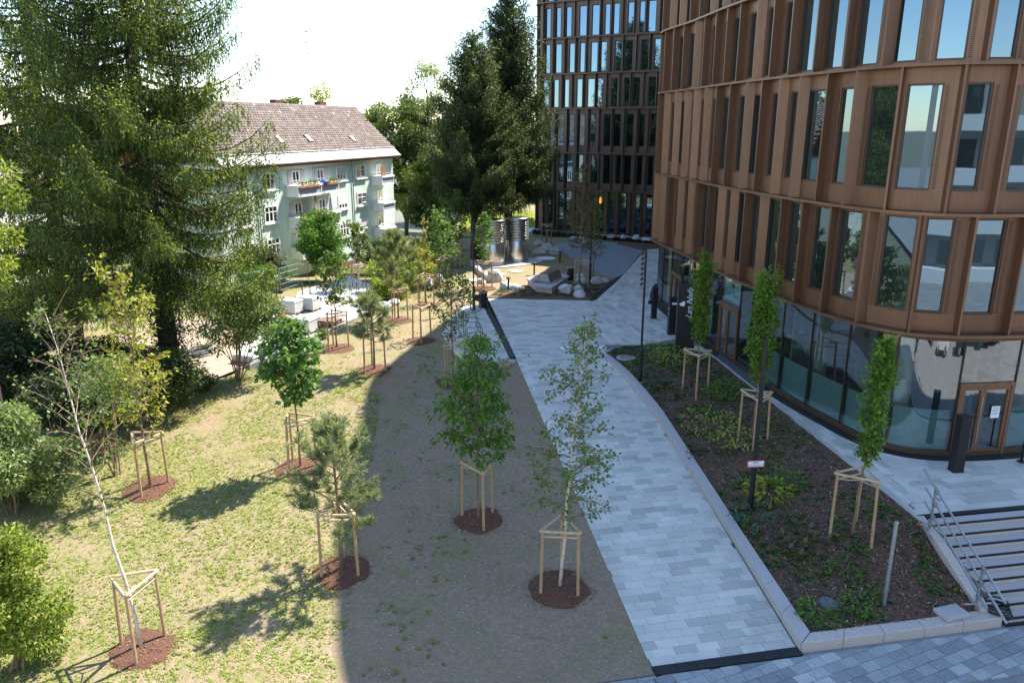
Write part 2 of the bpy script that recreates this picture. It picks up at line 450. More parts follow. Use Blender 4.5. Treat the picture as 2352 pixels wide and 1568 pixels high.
def lawn():
    Ys = np.concatenate([np.arange(11.6, 13.4, .3), np.arange(13.4, 32, .3), np.arange(32, 62, .4), np.arange(62, 100, 1.5), np.arange(100, 190, 8)])
    U = np.concatenate([np.linspace(0, .3, 10)[:-1], np.linspace(.3, .62, 22)[:-1], np.linspace(.62, 1, 60)])
    V = []; nx = len(U)
    for Y in Ys:
        xr = path_l(Y) if Y < 44 else (path_l(44) if Y < 44.05 else 15.5 + (Y > 70) * 60)
        xl = -90 if Y < 62 else -160
        for u in U:
            # fine spacing close to the path, coarse far away
            w = 1 - (1 - u) ** 1.0
            x = xr - (xr - xl) * (1 - w) ** 2.2
            z = lawn_h(x, Y)
            d = min(1, max(0, (xr - x) / .6))
            z += d * .035 * (mnoise.noise((x * .55, Y * .55, 1)) + .5 * mnoise.noise((x * 1.7, Y * 1.7, 4)))
            if Y > 44: z -= .03
            V.append((x, Y, z - .012))
    ny = len(Ys); F = []
    idx = np.arange(nx * ny).reshape(ny, nx)
    F = np.stack([idx[:-1, :-1], idx[:-1, 1:], idx[1:, 1:], idx[1:, :-1]], -1).reshape(-1, 4)
    m = MB(); m.add(V, F)
    return m
struct("lawn", lawn(), M['soil'], smooth=True)

# ------------------------------------------------------------------ paving
def clip(poly, cp):
    """Sutherland-Hodgman against a convex counter-clockwise polygon"""
    out = list(poly)
    for i in range(len(cp)):
        a = cp[i]; b = cp[(i + 1) % len(cp)]
        ex, ey = b[0] - a[0], b[1] - a[1]
        inp = out; out = []
        if not inp: break
        for j in range(len(inp)):
            p = inp[j]; q = inp[(j + 1) % len(inp)]
            sp = ex * (p[1] - a[1]) - ey * (p[0] - a[0]); sq = ex * (q[1] - a[1]) - ey * (q[0] - a[0])
            if sp >= 0: out.append(p)
            if (sp >= 0) != (sq >= 0):
                t = sp / (sp - sq); out.append((p[0] + t * (q[0] - p[0]), p[1] + t * (q[1] - p[1])))
    return out
def parea(p): return .5 * sum(p[i][0] * p[(i + 1) % len(p)][1] - p[(i + 1) % len(p)][0] * p[i][1] for i in range(len(p)))
slab_cache = {}
def pave(root_name, piece, polys, ang, L, W, mat, zf, slope=False, gap=.007, thick=.07, maxn=300, org=(0, 0), bond=.37, base=True, top=0.0, vis=None, lens=None):
    """courses of slabs inside convex polygons: the nearest are objects of their own, the rest one stuff part"""
    root = struct(root_name, None, None)
    u = (math.cos(ang), math.sin(ang)); v = (-u[1], u[0])
    pieces = []
    r = random.Random(root_name)
    for poly in polys:
        if parea(poly) < 0: poly = poly[::-1]
        A = [((p[0] - org[0]) * u[0] + (p[1] - org[1]) * u[1], (p[0] - org[0]) * v[0] + (p[1] - org[1]) * v[1]) for p in poly]
        a0, a1 = min(p[0] for p in A), max(p[0] for p in A); b0, b1 = min(p[1] for p in A), max(p[1] for p in A)
        for k in range(math.floor(b0 / W) - 1, math.ceil(b1 / W) + 1):
            off = (k * bond % 1) * L + r.uniform(-.1, .1) * L
            j = math.floor((a0 - off) / L) - 1
            while off + j * L < a1:
                x0 = off + j * L + gap / 2; x1 = off + (j + 1) * L - gap / 2
                y0 = k * W + gap / 2; y1 = (k + 1) * W - gap / 2
                q = [(x0, y0), (x1, y0), (x1, y1), (x0, y1)]
                c = clip(q, A)
                ar = abs(parea(c)) if len(c) > 2 else 0
                full = (x1 - x0) * (y1 - y0)
                if ar > .12 * full:
                    w = [(org[0] + p[0] * u[0] + p[1] * v[0], org[1] + p[0] * u[1] + p[1] * v[1]) for p in c]
                    cx = sum(p[0] for p in w) / len(w); cy = sum(p[1] for p in w) / len(w)
                    pieces.append((cx * cx + cy * cy, cx, cy, w, ar > .999 * full))
                j += 1
        if base:
            m = MB(); m.prism(poly, [zf(p[1]) - thick - .12 for p in poly], [zf(p[1]) - .06 for p in poly])
            part("joint_bed", m, M['joint'], root)
    pieces.sort(key=lambda p: p[0])
    key = (piece, L, W, slope)
    rest = MB(); n = 0; nr = 0
    tilt = Matrix.Rotation(math.atan(1.2 / 18.4), 4, 'X') if slope else Matrix()
    for d, cx, cy, w, whole in pieces:
        if vis and not vis(cx, cy): continue
        jz = r.uniform(-.002, .002) + top
        if n < maxn:
            n += 1
            if whole:
                if key not in slab_cache:
                    m = MB(); m.box(-L / 2 + gap / 2, L / 2 - gap / 2, -W / 2 + gap / 2, W / 2 - gap / 2, -thick, 0, 0)
                    slab_cache[key] = m.mesh(piece, mat)
                me = slab_cache[key]
                o = link(piece, me, root)
                o.matrix_local = Matrix.Translation((cx, cy, zf(cy) + jz)) @ tilt @ Matrix.Rotation(ang, 4, 'Z')
            else:
                m = MB(); m.prism([(p[0] - cx, p[1] - cy) for p in w], [zf(p[1]) - zf(cy) - thick for p in w], [zf(p[1]) - zf(cy) for p in w], 0, False)
                o = link(piece, m.mesh(piece, mat), root, (cx, cy, zf(cy) + jz))
        else:
            nr += 1
            rest.prism(w, [zf(p[1]) + jz - thick for p in w], [zf(p[1]) + jz for p in w], r.random(), False)
    if nr: part(piece + "_field", rest, mat, root, stuff=True)
    return root
A_U = math.atan2(.65, 3.33)
pave("path", "paving_slab", [[(2.95, 13.62), (6.22, 14.25), (5.65, 21.26), (5.2, 26.3), (4.48, 30.6), (3.95, 32.44), (.17, 32.06)]],
     A_U, .52, .26, M['slab'], gz, True, org=(2.95, 13.62))
flat0 = lambda Y: 0.0
pave("plaza", "paving_slab", [[(.17, 32.06), (3.95, 32.44), (4.3, 32.95), (4.6, 43.4), (-1.42, 44.0)]], math.radians(2), .62, .31, M['slab'], flat0, org=(.2, 32.2))
pave("forecourt", "paving_slab", [[(4.3, 32.95), (4.95, 33.35), (6.1, 33.65), (7.8, 33.85), (9.3, 33.7), (8.9, 43.4), (4.6, 43.4)]],
     math.radians(98), .78, .24, M['slab'], flat0, org=(5, 33))
pave("walkway", "paving_slab", [[(8.85, 32.3), (10.5, 17.95), (12.4, 22.3), (10.2, 33.9)], [(7.8, 33.85), (8.85, 32.3), (10.2, 33.9)]],
     math.radians(97), .78, .24, M['slab'], flat0, org=(9, 32))
pave("terrace", "paving_slab", [[(10.5, 17.95), (24, 20.3), (24, 26), (12.3, 22.4)]], math.radians(9.5), .78, .3, M['slab'], flat0, org=(10.5, 17.95), vis=lambda x, y: x < 19)
pave("passage", "paving_slab", [[(4.75, 43.4), (8.9, 43.4), (12.6, 55), (14, 63.5), (11.3, 63.9)]], math.atan2(20.2, 6.5), .78, .3, M['slab'], flat0, org=(4.6, 43.4))
pave("bicycle_pad", "paving_slab", [[(-2.25, 31.55), (-.1, 31.95), (-1.62, 41.9), (-2.75, 41.9), (-3.3, 38.7), (-3.42, 35.7)]], math.radians(6), .42, .42, M['slab'],
     lambda Y: max(gz(Y), -.02), org=(-2.2, 31.6), top=.02)
pave("road", "street_block", [[(-1.5, 11.2), (16, 14.4), (16, 15.8), (2.95, 13.36), (-1.5, 12.5)]], math.radians(24), .42, .28, M['block'], lambda Y: -1.21, gap=.012, org=(3, 13), base=False)
m = MB(); m.add([(-160, -160, -1.235), (180, -160, -1.235), (180, 48.9, -1.235), (-160, -18.2, -1.235)], [(0, 1, 2, 3)])
struct("street", m, M['street'])

def strip(name, pts, w, z, mat, h=.04, cat="drain", label=None, seg=1.0):
    """a drain channel: narrow grate sections laid end to end"""
    t = thing(name, label, cat, (pts[0][0], pts[0][1], z(pts[0][1])))
    b = t.location
    for a, c in zip(pts[:-1], pts[1:]):
        d = Vector((c[0] - a[0], c[1] - a[1])); Ln = d.length; d.normalize(); nn = Vector((-d.y, d.x))
        k = max(1, round(Ln / seg))
        for i in range(k):
            p = Vector(a) + d * (Ln * i / k + .004); q = Vector(a) + d * (Ln * (i + 1) / k - .004)
            poly = [p - nn * w / 2, q - nn * w / 2, q + nn * w / 2, p + nn * w / 2]
            mm = MB(); mm.prism([(x.x - b.x, x.y - b.y) for x in poly], [z(x.y) - .06 - b.z for x in poly], [z(x.y) + h - b.z for x in poly])
            part("grate", mm, mat, t)
    return t
strip("drain_channel", [(.02, 32.0), (-1.52, 42.3)], .3, flat0, M['drain'], .026, label="long dark drainage grate between the bicycle stands and the plaza paving", seg=1.0)
strip("drain_channel", [(4.72, 43.5), (7.0, 49.97), (11.2, 63.6)], .34, flat0, M['drain'], .008, label="dark diagonal drainage grate running up to the far bronze building", seg=1.0)
strip("drain_channel", [(2.98, 13.5), (6.28, 14.14)], .26, lambda Y: -1.19, M['drain'], .006, label="dark drainage grate across the street end of the paved path", seg=.5)
strip("drain_channel", [(10.55, 17.86), (24, 20.15)], .16, flat0, M['drain'], .008, label="dark drainage grate along the top edge of the stairs", seg=1.0)
m = MB(); m.prism([(4.6, 43.35), (4.75, 43.25), (5.0, 43.5), (7.3, 50.2), (7.05, 50.3)], -.05, .004); 

# ------------------------------------------------------------------ planting bed
BL = [(5.0, 33.33), (4.5, 33.05), (4.2, 32.55), (4.5, 31.0), (5.25, 27.26), (5.5, 25), (5.77, 21.8), (5.93, 20), (6.09, 18.1), (6.3, 16.3), (6.55, 14.45)]
BR = [(7.75, 33.85), (8.4, 33.0), (8.87, 32.1), (9.03, 30.6), (9.18, 29.1), (9.69, 25.45), (10.02, 22.39), (10.28, 19.92), (10.5, 17.75), (10.62, 16.6), (10.8, 15.25)]
BZL = [max(gz(y), -1.1) + .07 for x, y in BL]
BZR = [0, 0, 0, 0, 0, 0, 0, 0, -.02, -.55, -1.02]
BZL[-1] = -1.03
def bed_point(s, t):
    i = min(len(BL) - 2, int(s)); f = s - i
    L = np.array([*BL[i], BZL[i]]) * (1 - f) + np.array([*BL[i + 1], BZL[i + 1]]) * f
    R = np.array([*BR[i], BZR[i]]) * (1 - f) + np.array([*BR[i + 1], BZR[i + 1]]) * f
    p = L * (1 - t) + R * t
    e = min(1, min(t, 1 - t) * 6)
    p[2] += e * (.05 + .05 * mnoise.noise((p[0] * 1.3, p[1] * 1.3, 0)))
    return p
def bed_h(x, y):
    best = None
    for s in np.linspace(0, 10, 201):
        i = min(9, int(s)); f = s - i
        ly = BL[i][1] * (1 - f) + BL[i + 1][1] * f; ry = BR[i][1] * (1 - f) + BR[i + 1][1] * f
        lx = BL[i][0] * (1 - f) + BL[i + 1][0] * f; rx = BR[i][0] * (1 - f) + BR[i + 1][0] * f
        t = min(1, max(0, (x - lx) / (rx - lx))); yy = ly * (1 - t) + ry * t
        if best is None or abs(yy - y) < best[0]: best = (abs(yy - y), s, t)
    return float(bed_point(best[1], best[2])[2])
def bed():
    ns, nt_ = 140, 40
    V = [bed_point(10 * i / ns, j / nt_) for i in range(ns + 1) for j in range(nt_ + 1)]
    idx = np.arange((ns + 1) * (nt_ + 1)).reshape(ns + 1, nt_ + 1)
    F = np.stack([idx[:-1, :-1], idx[1:, :-1], idx[1:, 1:], idx[:-1, 1:]], -1).reshape(-1, 4)
    mm = MB(); mm.add(V, F); return mm
struct("planting_bed", bed(), M['bark_mulch'], smooth=True)

def chips(P, N0, size, tone):
    """flat little chips lying about at random angles"""
    n = len(P); a = rng.uniform(0, 2 * PI, n); tl = rng.normal(0, .35, n)
    D = np.stack([np.cos(a), np.sin(a), tl], -1); N = np.stack([rng.normal(0, .3, n), rng.normal(0, .3, n), np.ones(n)], -1)
    mm = MB(); mm.leaves(P, D, N, size, size * rng.uniform(.25, .6, n), tone); return mm
P = np.array([bed_point(10 * rng.random() ** .8, rng.random()) for _ in range(26000)]); P[:, 2] += .012
struct("bark_chips", chips(P, None, rng.uniform(.035, .10, len(P)), rng.random(len(P)) ** 1.3), M['chip'], "stuff")

def kerb(name, label, line_in, line_out, z_top, z_bot, L, mat, cat="kerb"):
    """kerb stones laid end to end between two boundary lines"""
    li = np.array(line_in, float); lo = np.array(line_out, float)
    t = thing(name, label, cat, (li[0][0], li[0][1], z_bot(li[0][1])))
    b = np.array(t.location)
    seg = np.linalg.norm(np.diff(li, axis=0), axis=1); cum = np.concatenate([[0], np.cumsum(seg)]); tot = cum[-1]
    n = max(1, round(tot / L))
    for i in range(n):
        q = []
        for s in (tot * i / n + .004, tot * (i + 1) / n - .004):
            q.append((np.array([np.interp(s, cum, li[:, 0]), np.interp(s, cum, li[:, 1])]), np.array([np.interp(s, cum, lo[:, 0]), np.interp(s, cum, lo[:, 1])])))
        poly = [q[0][0], q[1][0], q[1][1], q[0][1]]
        if parea([tuple(p) for p in poly]) < 0: poly = poly[::-1]
        mm = MB(); mm.prism([(p[0] - b[0], p[1] - b[1]) for p in poly], [z_bot(p[1]) - b[2] for p in poly], [z_top(p[1]) - b[2] for p in poly])
        o = part("kerb_stone", mm, mat, t)
        bv = o.modifiers.new("edge", 'BEVEL'); bv.width = .012; bv.segments = 1
    return t
KI = [(6.27, 14.12), (5.98, 17.69), (5.65, 21.26), (5.2, 26.29), (4.48, 30.61), (3.95, 32.4), (4.05, 32.85), (4.4, 33.2), (5.0, 33.45)]
KO = [(6.6, 14.5), (6.27, 17.75), (5.95, 21.3), (5.5, 26.35), (4.78, 30.7), (4.27, 32.4), (4.33, 32.7), (4.58, 32.98), (5.05, 33.25)]
kerb("path_kerb", "long pale granite kerb between the paved path and the planting bed", KI, KO, lambda Y: gz(Y) + .07 + .14 * sstep(32.8, 28, Y) * 1.0, lambda Y: gz(Y) - .2, 1.0, M['granite'])
kerb("bed_kerb", "low granite wall closing the planting bed towards the street", [(6.27, 14.1), (8.6, 14.52), (10.5, 14.87), (11.2, 15.0)], [(6.6, 14.48), (8.55, 14.84), (10.45, 15.2), (11.12, 15.35)],
     lambda Y: -.98, lambda Y: -1.4, 1.0, M['granite2'])
kerb("stair_coping", "sloping granite coping between the planting bed and the stairs", [(10.5, 17.85), (10.62, 16.75), (10.75, 15.6), (10.8, 15.2)], [(10.72, 17.85), (10.86, 16.75), (11.0, 15.6), (11.06, 15.2)],
     lambda Y: float(np.interp(Y, [15.3, 17.5], [-.93, .05])), lambda Y: -1.5, .9, M['granite2'])
kerb("walk_kerb", "thin granite edging between the planting bed and the shopfront walkway", BR[1:9], [(x + .1, y + .03) for x, y in BR[1:9]], lambda Y: .03, lambda Y: -.2, 1.2, M['granite'])

# ------------------------------------------------------------------ stairs
st = thing("stairs", "wide granite stairs with dark nosings going down to the street", "stairs", (10.75, 17.75, -1.2))
sd = Vector((.986, .168)); sn = Vector((.168, -.986))
for i in range(9):
    z = -.133 * (i + 1) + .0
    a = Vector((0.02 + i * .015, 0)) + sn * (i * .30)
    poly = [a, a + sd * 14, a + sd * 14 + sn * .30, a + sn * .30]
    mm = MB(); mm.prism([(p.x, p.y) for p in poly], -.35, z + 1.2 + .133 - .002 * i)
    s_ = part("step", mm, M['granite2'] if i % 2 else M['granite'], st)
    a2 = a + sn * .277
    poly = [a2, a2 + sd * 14, a2 + sd * 14 + sn * .028, a2 + sn * .028]
    mm = MB(); mm.prism([(p.x, p.y) for p in poly], z + 1.2 + .133 - .05, z + 1.2 + .133 + .004)
    part("nosing", mm, M['drain'], s_)
strip("drain_channel", [(11.3, 15.1), (22, 16.95)], .2, lambda Y: -1.19, M['drain'], .006, label="dark drainage grate along the foot of the stairs", seg=1.0)

# ------------------------------------------------------------------ north court: mulch strip, gravel, mats
m = MB(); m.prism([(-1.55, 44.02), (4.5, 43.42), (6.55, 49.2), (3.4, 48.2), (.4, 47.6), (-.9, 46.0)], -.05, .03)
struct("court_planting_bed", m, M['bark_mulch'])
m = MB(); m.prism([(6.7, 49.9), (7.63, 51.5), (11.0, 62.9), (10.9, 65.2), (8.5, 66.4), (5.0, 66.8), (3.4, 64.9), (5.3, 54.0)], -.05, .012)
struct("gravel_area", m, M['gravel_bed'])
n = 9000; pts = []
while len(pts) < n:
    x, y = rng.uniform(3.3, 11), rng.uniform(50, 67)
    if len(clip([(x, y), (x + .01, y), (x, y + .01)], [(6.7, 49.9), (11.0, 62.9), (10.9, 65.2), (8.5, 66.4), (5.0, 66.8), (3.4, 64.9), (5.3, 54.0)])) > 2: pts.append((x, y, .025))
struct("grey_gravel", chips(np.array(pts), None, rng.uniform(.05, .12, n), rng.random(n)), M['gravel'], "stuff")
m = MB(); m.prism([(9.0, 65.3), (10.6, 62.2), (14, 63.6), (15, 68), (9.5, 67.6)], -.05, .05)
struct("dark_planting_bed", m, M['bark_mulch'])
m = MB(); m.prism([(.8, 73.8), (14.5, 66.2), (15.5, 68.2), (2.2, 76.5), (.9, 76.8)], -.05, .035)
struct("far_walkway", m, M['lot'])
m = MB(); m.prism([(9.02, 32.15), (9.42, 32.9), (10.12, 28.6), (9.5, 27.4)], -.02, .014)
solo("entrance_mat", m, M['mat'], "dark grey entrance mat on the paving before the nail studio door", "mat")

# white gravel apron of the ventilation towers, low wall stub
m = MB(); m.prism([(-.3 + 2.6 * math.cos(a) + .5 * math.sin(a), 56.0 + 1.9 * math.sin(a) + .8 * math.cos(a)) for a in np.linspace(0, 2 * PI, 18)[:-1]], -.05, .03)
struct("gravel_apron", m, M['white_gravel'])

# ------------------------------------------------------------------ lower lot on the left
lotp = [(-11.6, 33.0), (-10.1, 36.0), (-8.1, 41.3), (-6.6, 46.2), (-9.2, 49.5), (-11.3, 53.2), (-13.6, 47.5), (-14.6, 41)]
pave("lower_lot", "concrete_paver", [[(-12.6, 32.6), (-11.6, 32.6), (-10.6, 35.2), (-8.9, 39.6), (-12.4, 41.2), (-14.6, 41)]], math.radians(-22), .7, .45, M['lot'], lambda Y: -.56, maxn=0, org=(-11, 36))
pave("raised_lot", "concrete_paver", [[(-12.5, 41.6), (-8.95, 39.95), (-7.9, 42.3), (-6.75, 46.0), (-9.2, 49.5), (-11.3, 53.2), (-13.6, 47.5)]], math.radians(-22), .7, .45, M['lot'], lambda Y: -.34, maxn=0, thick=.25, org=(-10, 45))
m = MB(); m.prism([(-12.6, 41.62), (-8.9, 39.9), (-8.85, 40.02), (-12.5, 41.75)], -.9, -.34)
struct("lot_step", m, M['granite'])
LK = [(-11.2, 31.0), (-10.75, 31.9), (-9.75, 34.7), (-7.72, 40.4), (-6.7, 43.6), (-5.6, 47.6), (-5.0, 51), (-4.5, 54.5)]
kerb("retaining_edge", "pale concrete edging between the lawn and the sunken parking lot", LK, [(x - .16, y + .04) for x, y in LK], lambda Y: max(gz(Y), -.05) + .05, lambda Y: -.9, 1.0, M['street'])
m = MB(); P0 = [(-21, 46.5), (-16.6, 53.2), (-14.4, 61.5), (-13.4, 72), (-11.9, 72), (-12.8, 61), (-15.1, 52), (-19.6, 45.6)]
m.add([(x, y, lawn_h(x, y) + .015) for x, y in P0], [(0, 1, 6, 7), (1, 2, 5, 6), (2, 3, 4, 5)])
struct("footpath", m, M['asphalt'])
m = MB(); m.add([(x, y, lawn_h(x, y) + .03) for x, y in [(-16.5, 28.5), (-12.4, 29.3), (-12.0, 32.6), (-14.6, 41), (-20, 41), (-20, 30)]], [(0, 1, 2, 3), (0, 3, 4, 5)])
struct("bare_soil", m, principled("pale_bare_soil", [(.3, (.24, .17, .12)), (.7, (.42, .32, .24))], .95, 0, (12, .8, .05), 6))

# ------------------------------------------------------------------ curves
def dense(pts, step=.12):
    """Catmull-Rom through the points, resampled evenly"""
    P = [np.array(p, float) for p in pts]; P = [2 * P[0] - P[1]] + P + [2 * P[-1] - P[-2]]
    out = []
    for i in range(1, len(P) - 2):
        n = 24
        for k in range(n):
            t = k / n
            out.append(.5 * ((2 * P[i]) + (P[i + 1] - P[i - 1]) * t + (2 * P[i - 1] - 5 * P[i] + 4 * P[i + 1] - P[i + 2]) * t * t + (-P[i - 1] + 3 * P[i] - 3 * P[i + 1] + P[i + 2]) * t ** 3))
    out.append(P[-2]); out = np.array(out)
    s = np.concatenate([[0], np.cumsum(np.linalg.norm(np.diff(out, axis=0), axis=1))])
    q = np.arange(0, s[-1], step)
    return np.stack([np.interp(q, s, out[:, 0]), np.interp(q, s, out[:, 1])], -1), q
class Curve:
    def __init__(self, pts):
        self.P, self.S = dense(pts); self.L = self.S[-1]
        T = np.gradient(self.P, axis=0); T /= np.linalg.norm(T, axis=1)[:, None]
        self.T = T; self.N = np.stack([T[:, 1], -T[:, 0]], -1)       # outward is right of travel
    def at(self, s, o=0):
        p = np.array([np.interp(s, self.S, self.P[:, 0]), np.interp(s, self.S, self.P[:, 1])])
        n = np.array([np.interp(s, self.S, self.N[:, 0]), np.interp(s, self.S, self.N[:, 1])])
        return p + o * n / np.linalg.norm(n)
    def near(self, x, y): return self.S[np.argmin((self.P[:, 0] - x) ** 2 + (self.P[:, 1] - y) ** 2)]
    def line(self, o, s0=0, s1=None, step=.35):
        s1 = self.L if s1 is None else s1
        n = max(2, int((s1 - s0) / step) + 1)
        return [self.at(s, o) for s in np.linspace(s0, s1, n)]
def band(mb, cv, s0, s1, o0, o1, z0, z1, step=.35, base=(0, 0), tone=.5):
    """solid strip following a curve"""
    a = cv.line(o0, s0, s1, step); b = cv.line(o1, s0, s1, step); n = len(a)
    V = []
    for p, q in zip(a, b):
        V += [(p[0] - base[0], p[1] - base[1], z0), (q[0] - base[0], q[1] - base[1], z0), (q[0] - base[0], q[1] - base[1], z1), (p[0] - base[0], p[1] - base[1], z1)]
    F = []
    for i in range(n - 1):
        for k in range(4):
            F.append((4 * i + k, 4 * i + (k + 1) % 4, 4 * i + 4 + (k + 1) % 4, 4 * i + 4 + k))
    F += [(3, 2, 1, 0), (4 * n - 4, 4 * n - 3, 4 * n - 2, 4 * n - 1)]
    return mb.add(V, F, tone)

fac_cache = {}
def fac_mesh(key, build, mat):
    if key not in fac_cache: fac_cache[key] = build().mesh(key[0], mat)
    return fac_cache[key]
def facade(root, base, cv, z0, z1, hd, sl, s0, s1, seed, mats, widths=(1.25, 1.45), inset=.22, belts=.36, finp=(.5, .26, .24)):
    """one storey: fins, spandrel and header panels, framed windows, slotted vents"""
    mb_, mf, mw = mats
    r = random.Random(seed)
    s = s0 + r.uniform(-.5, 0)
    s = max(s, .02)
    H = z1 - z0; hk = round(H, 2)
    while True:
        w = r.choice(widths)
        # chord of length w
        e = s + w
        p = cv.at(s); q = cv.at(e)
        for _ in range(4):
            d = np.linalg.norm(q - p); e += (w - d) * .9; q = cv.at(e)
        if e > s1: break
        ang = math.atan2(q[1] - p[1], q[0] - p[0]); loc = (p[0] - base[0], p[1] - base[1], z0)
        k = r.random()
        kind = 'a' if k < finp[0] else 'b' if k < finp[0] + finp[1] else 'c'
        def fin():
            m = MB()
            poly = {'a': [(-.03, .0), (-.03, -.27), (.035, -.27), (.21, 0)], 'b': [(-.21, 0), (-.035, -.27), (.03, -.27), (.03, 0)], 'c': [(-.03, 0), (-.03, -.27), (.03, -.27), (.03, 0)]}[kind]
            m.prism(poly, .0, H); return m
        part("fin", fac_mesh(("fin", kind, hk, mb_.name), fin, mb_), mb_, root, loc, ang)
        def panel(a0, a1, c0, c1):
            def f():
                m = MB(); m.box(a0, a1, 0, .14, c0, c1); return m
            return f
        if sl > .01: part("spandrel_panel", fac_mesh(("spandrel_panel", w, sl, mb_.name), panel(.004, w - .004, 0, sl), mb_), mb_, root, loc, ang)
        if hd > .01: part("header_panel", fac_mesh(("header_panel", w, hd, hk, mb_.name), panel(.004, w - .004, H - hd, H), mb_), mb_, root, loc, ang)
        flip = r.random() < .5
        il, ir = (inset + .16, inset - .1) if flip else (inset - .1, inset + .16)
        def cheeks():
            m = MB(); m.box(.004, il, 0.001, .14, sl, H - hd); m.box(w - ir, w - .004, 0.001, .14, sl, H - hd)
            return m
        pn = part("side_panel", fac_mesh(("side_panel", w, sl, hd, hk, flip, mb_.name), cheeks, mb_), mb_, root, loc, ang)
        def vent():
            m = MB(); x0 = (il - .14) if flip else (w - ir + .04)
            nz = max(4, int(H / .07))
            for i in range(nz):
                m.box(x0, x0 + .1, -.005, .02, sl + .05 + i * (H - hd - sl - .1) / nz, sl + .05 + (i + .45) * (H - hd - sl - .1) / nz)
            return m
        if widths[0] > 1.1: part("vent_slots", fac_mesh(("vent_slots", w, sl, hd, hk, flip), vent, M['vent']), M['vent'], pn)
        def ring():
            m = MB(); a0, a1, c0, c1 = il, w - ir, sl, H - hd; t = .055
            for b_ in ((a0, a0 + t, c0, c1), (a1 - t, a1, c0, c1), (a0 + t, a1 - t, c0, c0 + t), (a0 + t, a1 - t, c1 - t, c1)):
                m.box(b_[0], b_[1], .03, .13, b_[2], b_[3])
            return m
        wf = part("window", fac_mesh(("window", w, sl, hd, hk, flip, mf.name), ring, mf), mf, root, loc, ang)
        def pane():
            m = MB(); a0, a1, c0, c1 = il + .05, w - ir - .05, sl + .05, H - hd - .05
            m.add([(a0, .095, c0), (a1, .095, c0), (a1, .095, c1), (a0, .095, c1)], [(0, 1, 2, 3)]); return m
        part("pane", fac_mesh(("pane", w, sl, hd, hk, flip, mw.name), pane, mw), mw, wf)
        s = e

# ------------------------------------------------------------------ the curved bronze office building
U = Curve([(9.4, 48.2), (8.6, 44.6), (8.12, 42.6), (7.86, 41.2), (8.05, 39.4), (8.45, 37), (8.93, 32.1), (9.7, 27.5), (10.5, 24.4), (11.15, 22.9), (12.0, 22.08), (13.05, 21.8), (14.35, 21.8), (16.2, 22.05), (20, 22.75), (30, 24.6), (36, 26)])
G = Curve([(9.6, 48.2), (8.9, 45.6), (8.5, 43.4), (8.62, 40.5), (8.8, 38), (9.22, 33.5), (9.64, 30.5), (10.22, 26.9), (10.85, 24.5), (11.4, 22.85), (12.15, 22.0), (13.1, 21.72), (14.4, 21.75), (16.2, 22.05), (20, 22.8), (30, 24.65), (36, 26.05)])
B0 = (9.0, 30.0)
bld = thing("office_building", "tall curved office building clad in brown bronze fins on the right, glass shopfront below", "building", (*B0, 0))
BACK = [(37, 45), (30, 66), (16.3, 68.5), (13.9, 58.6), (10.3, 52.8)]
belts = [3.85, 7.38, 11.42, 14.35, 17.4]
for i, z in enumerate(belts):
    mm = MB(); band(mm, U, .02, U.L, -.3, .31, z - .045, z + .035, .25, B0)
    part("belt", mm, M['bronze'], bld)
ST = [(.08, .55), (.43, .58), (.40, .06), (.40, .06)]
for i in range(4):
    facade(bld, B0, U, belts[i] + .045, belts[i + 1] - .05, ST[i][0], ST[i][1], 3.0, U.near(21, 23), 100 + i, (M['bronze'], M['frame'], M['win']))
mm = MB(); mm.prism([(p[0] - B0[0], p[1] - B0[1]) for p in U.line(-.2, 0, U.L, .5) + [np.array(b) for b in BACK]][::1], 3.7, 17.42)  # solid dark core behind the facade, added to keep light from leaking through
part("wall", mm, M['interior'], bld)
mm = MB(); mm.prism([(p[0] - B0[0], p[1] - B0[1]) for p in U.line(-.32, 0, U.L, .5) + [np.array(b) for b in BACK]], 17.46, 23.2)
part("upper_wall", mm, M['bronze'], bld)
mm = MB(); mm.prism([(p[0] - B0[0], p[1] - B0[1]) for p in [U.at(s, float(np.interp(s, [U.near(8.93, 32), U.near(10.5, 24.4)], [.37, -.3]))) for s in np.linspace(0, U.L, 110)] + [np.array(b) for b in BACK]], 23.22, 23.5)  # unseen roof outline, drawn in at the near end to shape its shadow
part("roof", mm, M['bronze_dk'], bld)
# ground floor: floor, back wall, columns, glass
mm = MB(); mm.prism([(p[0] - B0[0], p[1] - B0[1]) for p in G.line(-.02, 0, G.L, .5) + [np.array(b) for b in BACK]], -.1, .02)
part("shop_floor", mm, M['interior_floor'], bld)
mm = MB(); band(mm, G, 2, G.L - 2, -6.0, -6.2, .02, 3.7, .8, B0)
for s in (7.5, 12.2, 16.5, 21, 29): 
    a, b = G.at(s, -.4), G.at(s, -6)
    d = (b - a) / np.linalg.norm(b - a); n_ = np.array([-d[1], d[0]]) * .06
    mm.prism([tuple(x) for x in (a - n_ - B0, b - n_ - B0, b + n_ - B0, a + n_ - B0)], .02, 3.7)
part("partition_wall", mm, M['interior'], bld)
mm = MB()
V0 = [np.array((9.6, 48.2))] + [np.array(b) for b in BACK[::-1]]
for a, b in zip(V0[:-1], V0[1:]): mm.add([(*(a - B0), 0), (*(b - B0), 0), (*(b - B0), 3.8), (*(a - B0), 3.8)], [(0, 1, 2, 3)])
part("rear_wall", mm, M['bronze_dk'], bld)
for s in (4.9, 9.2, 14.0, 18.6, 22.4, 26.5, 31):
    p = G.at(s, -.75); mm = MB(); mm.lathe([(.24, .02), (.24, 3.7)], 16, (p[0] - B0[0], p[1] - B0[1], 0))
    part("column", mm, M['lamp'] if s < 5 else M['concrete'], bld, smooth=False)
mm = MB(); band(mm, G, .05, G.L, -.06, .05, .0, .16, .25, B0); part("base_rail", mm, M['frame'], bld)
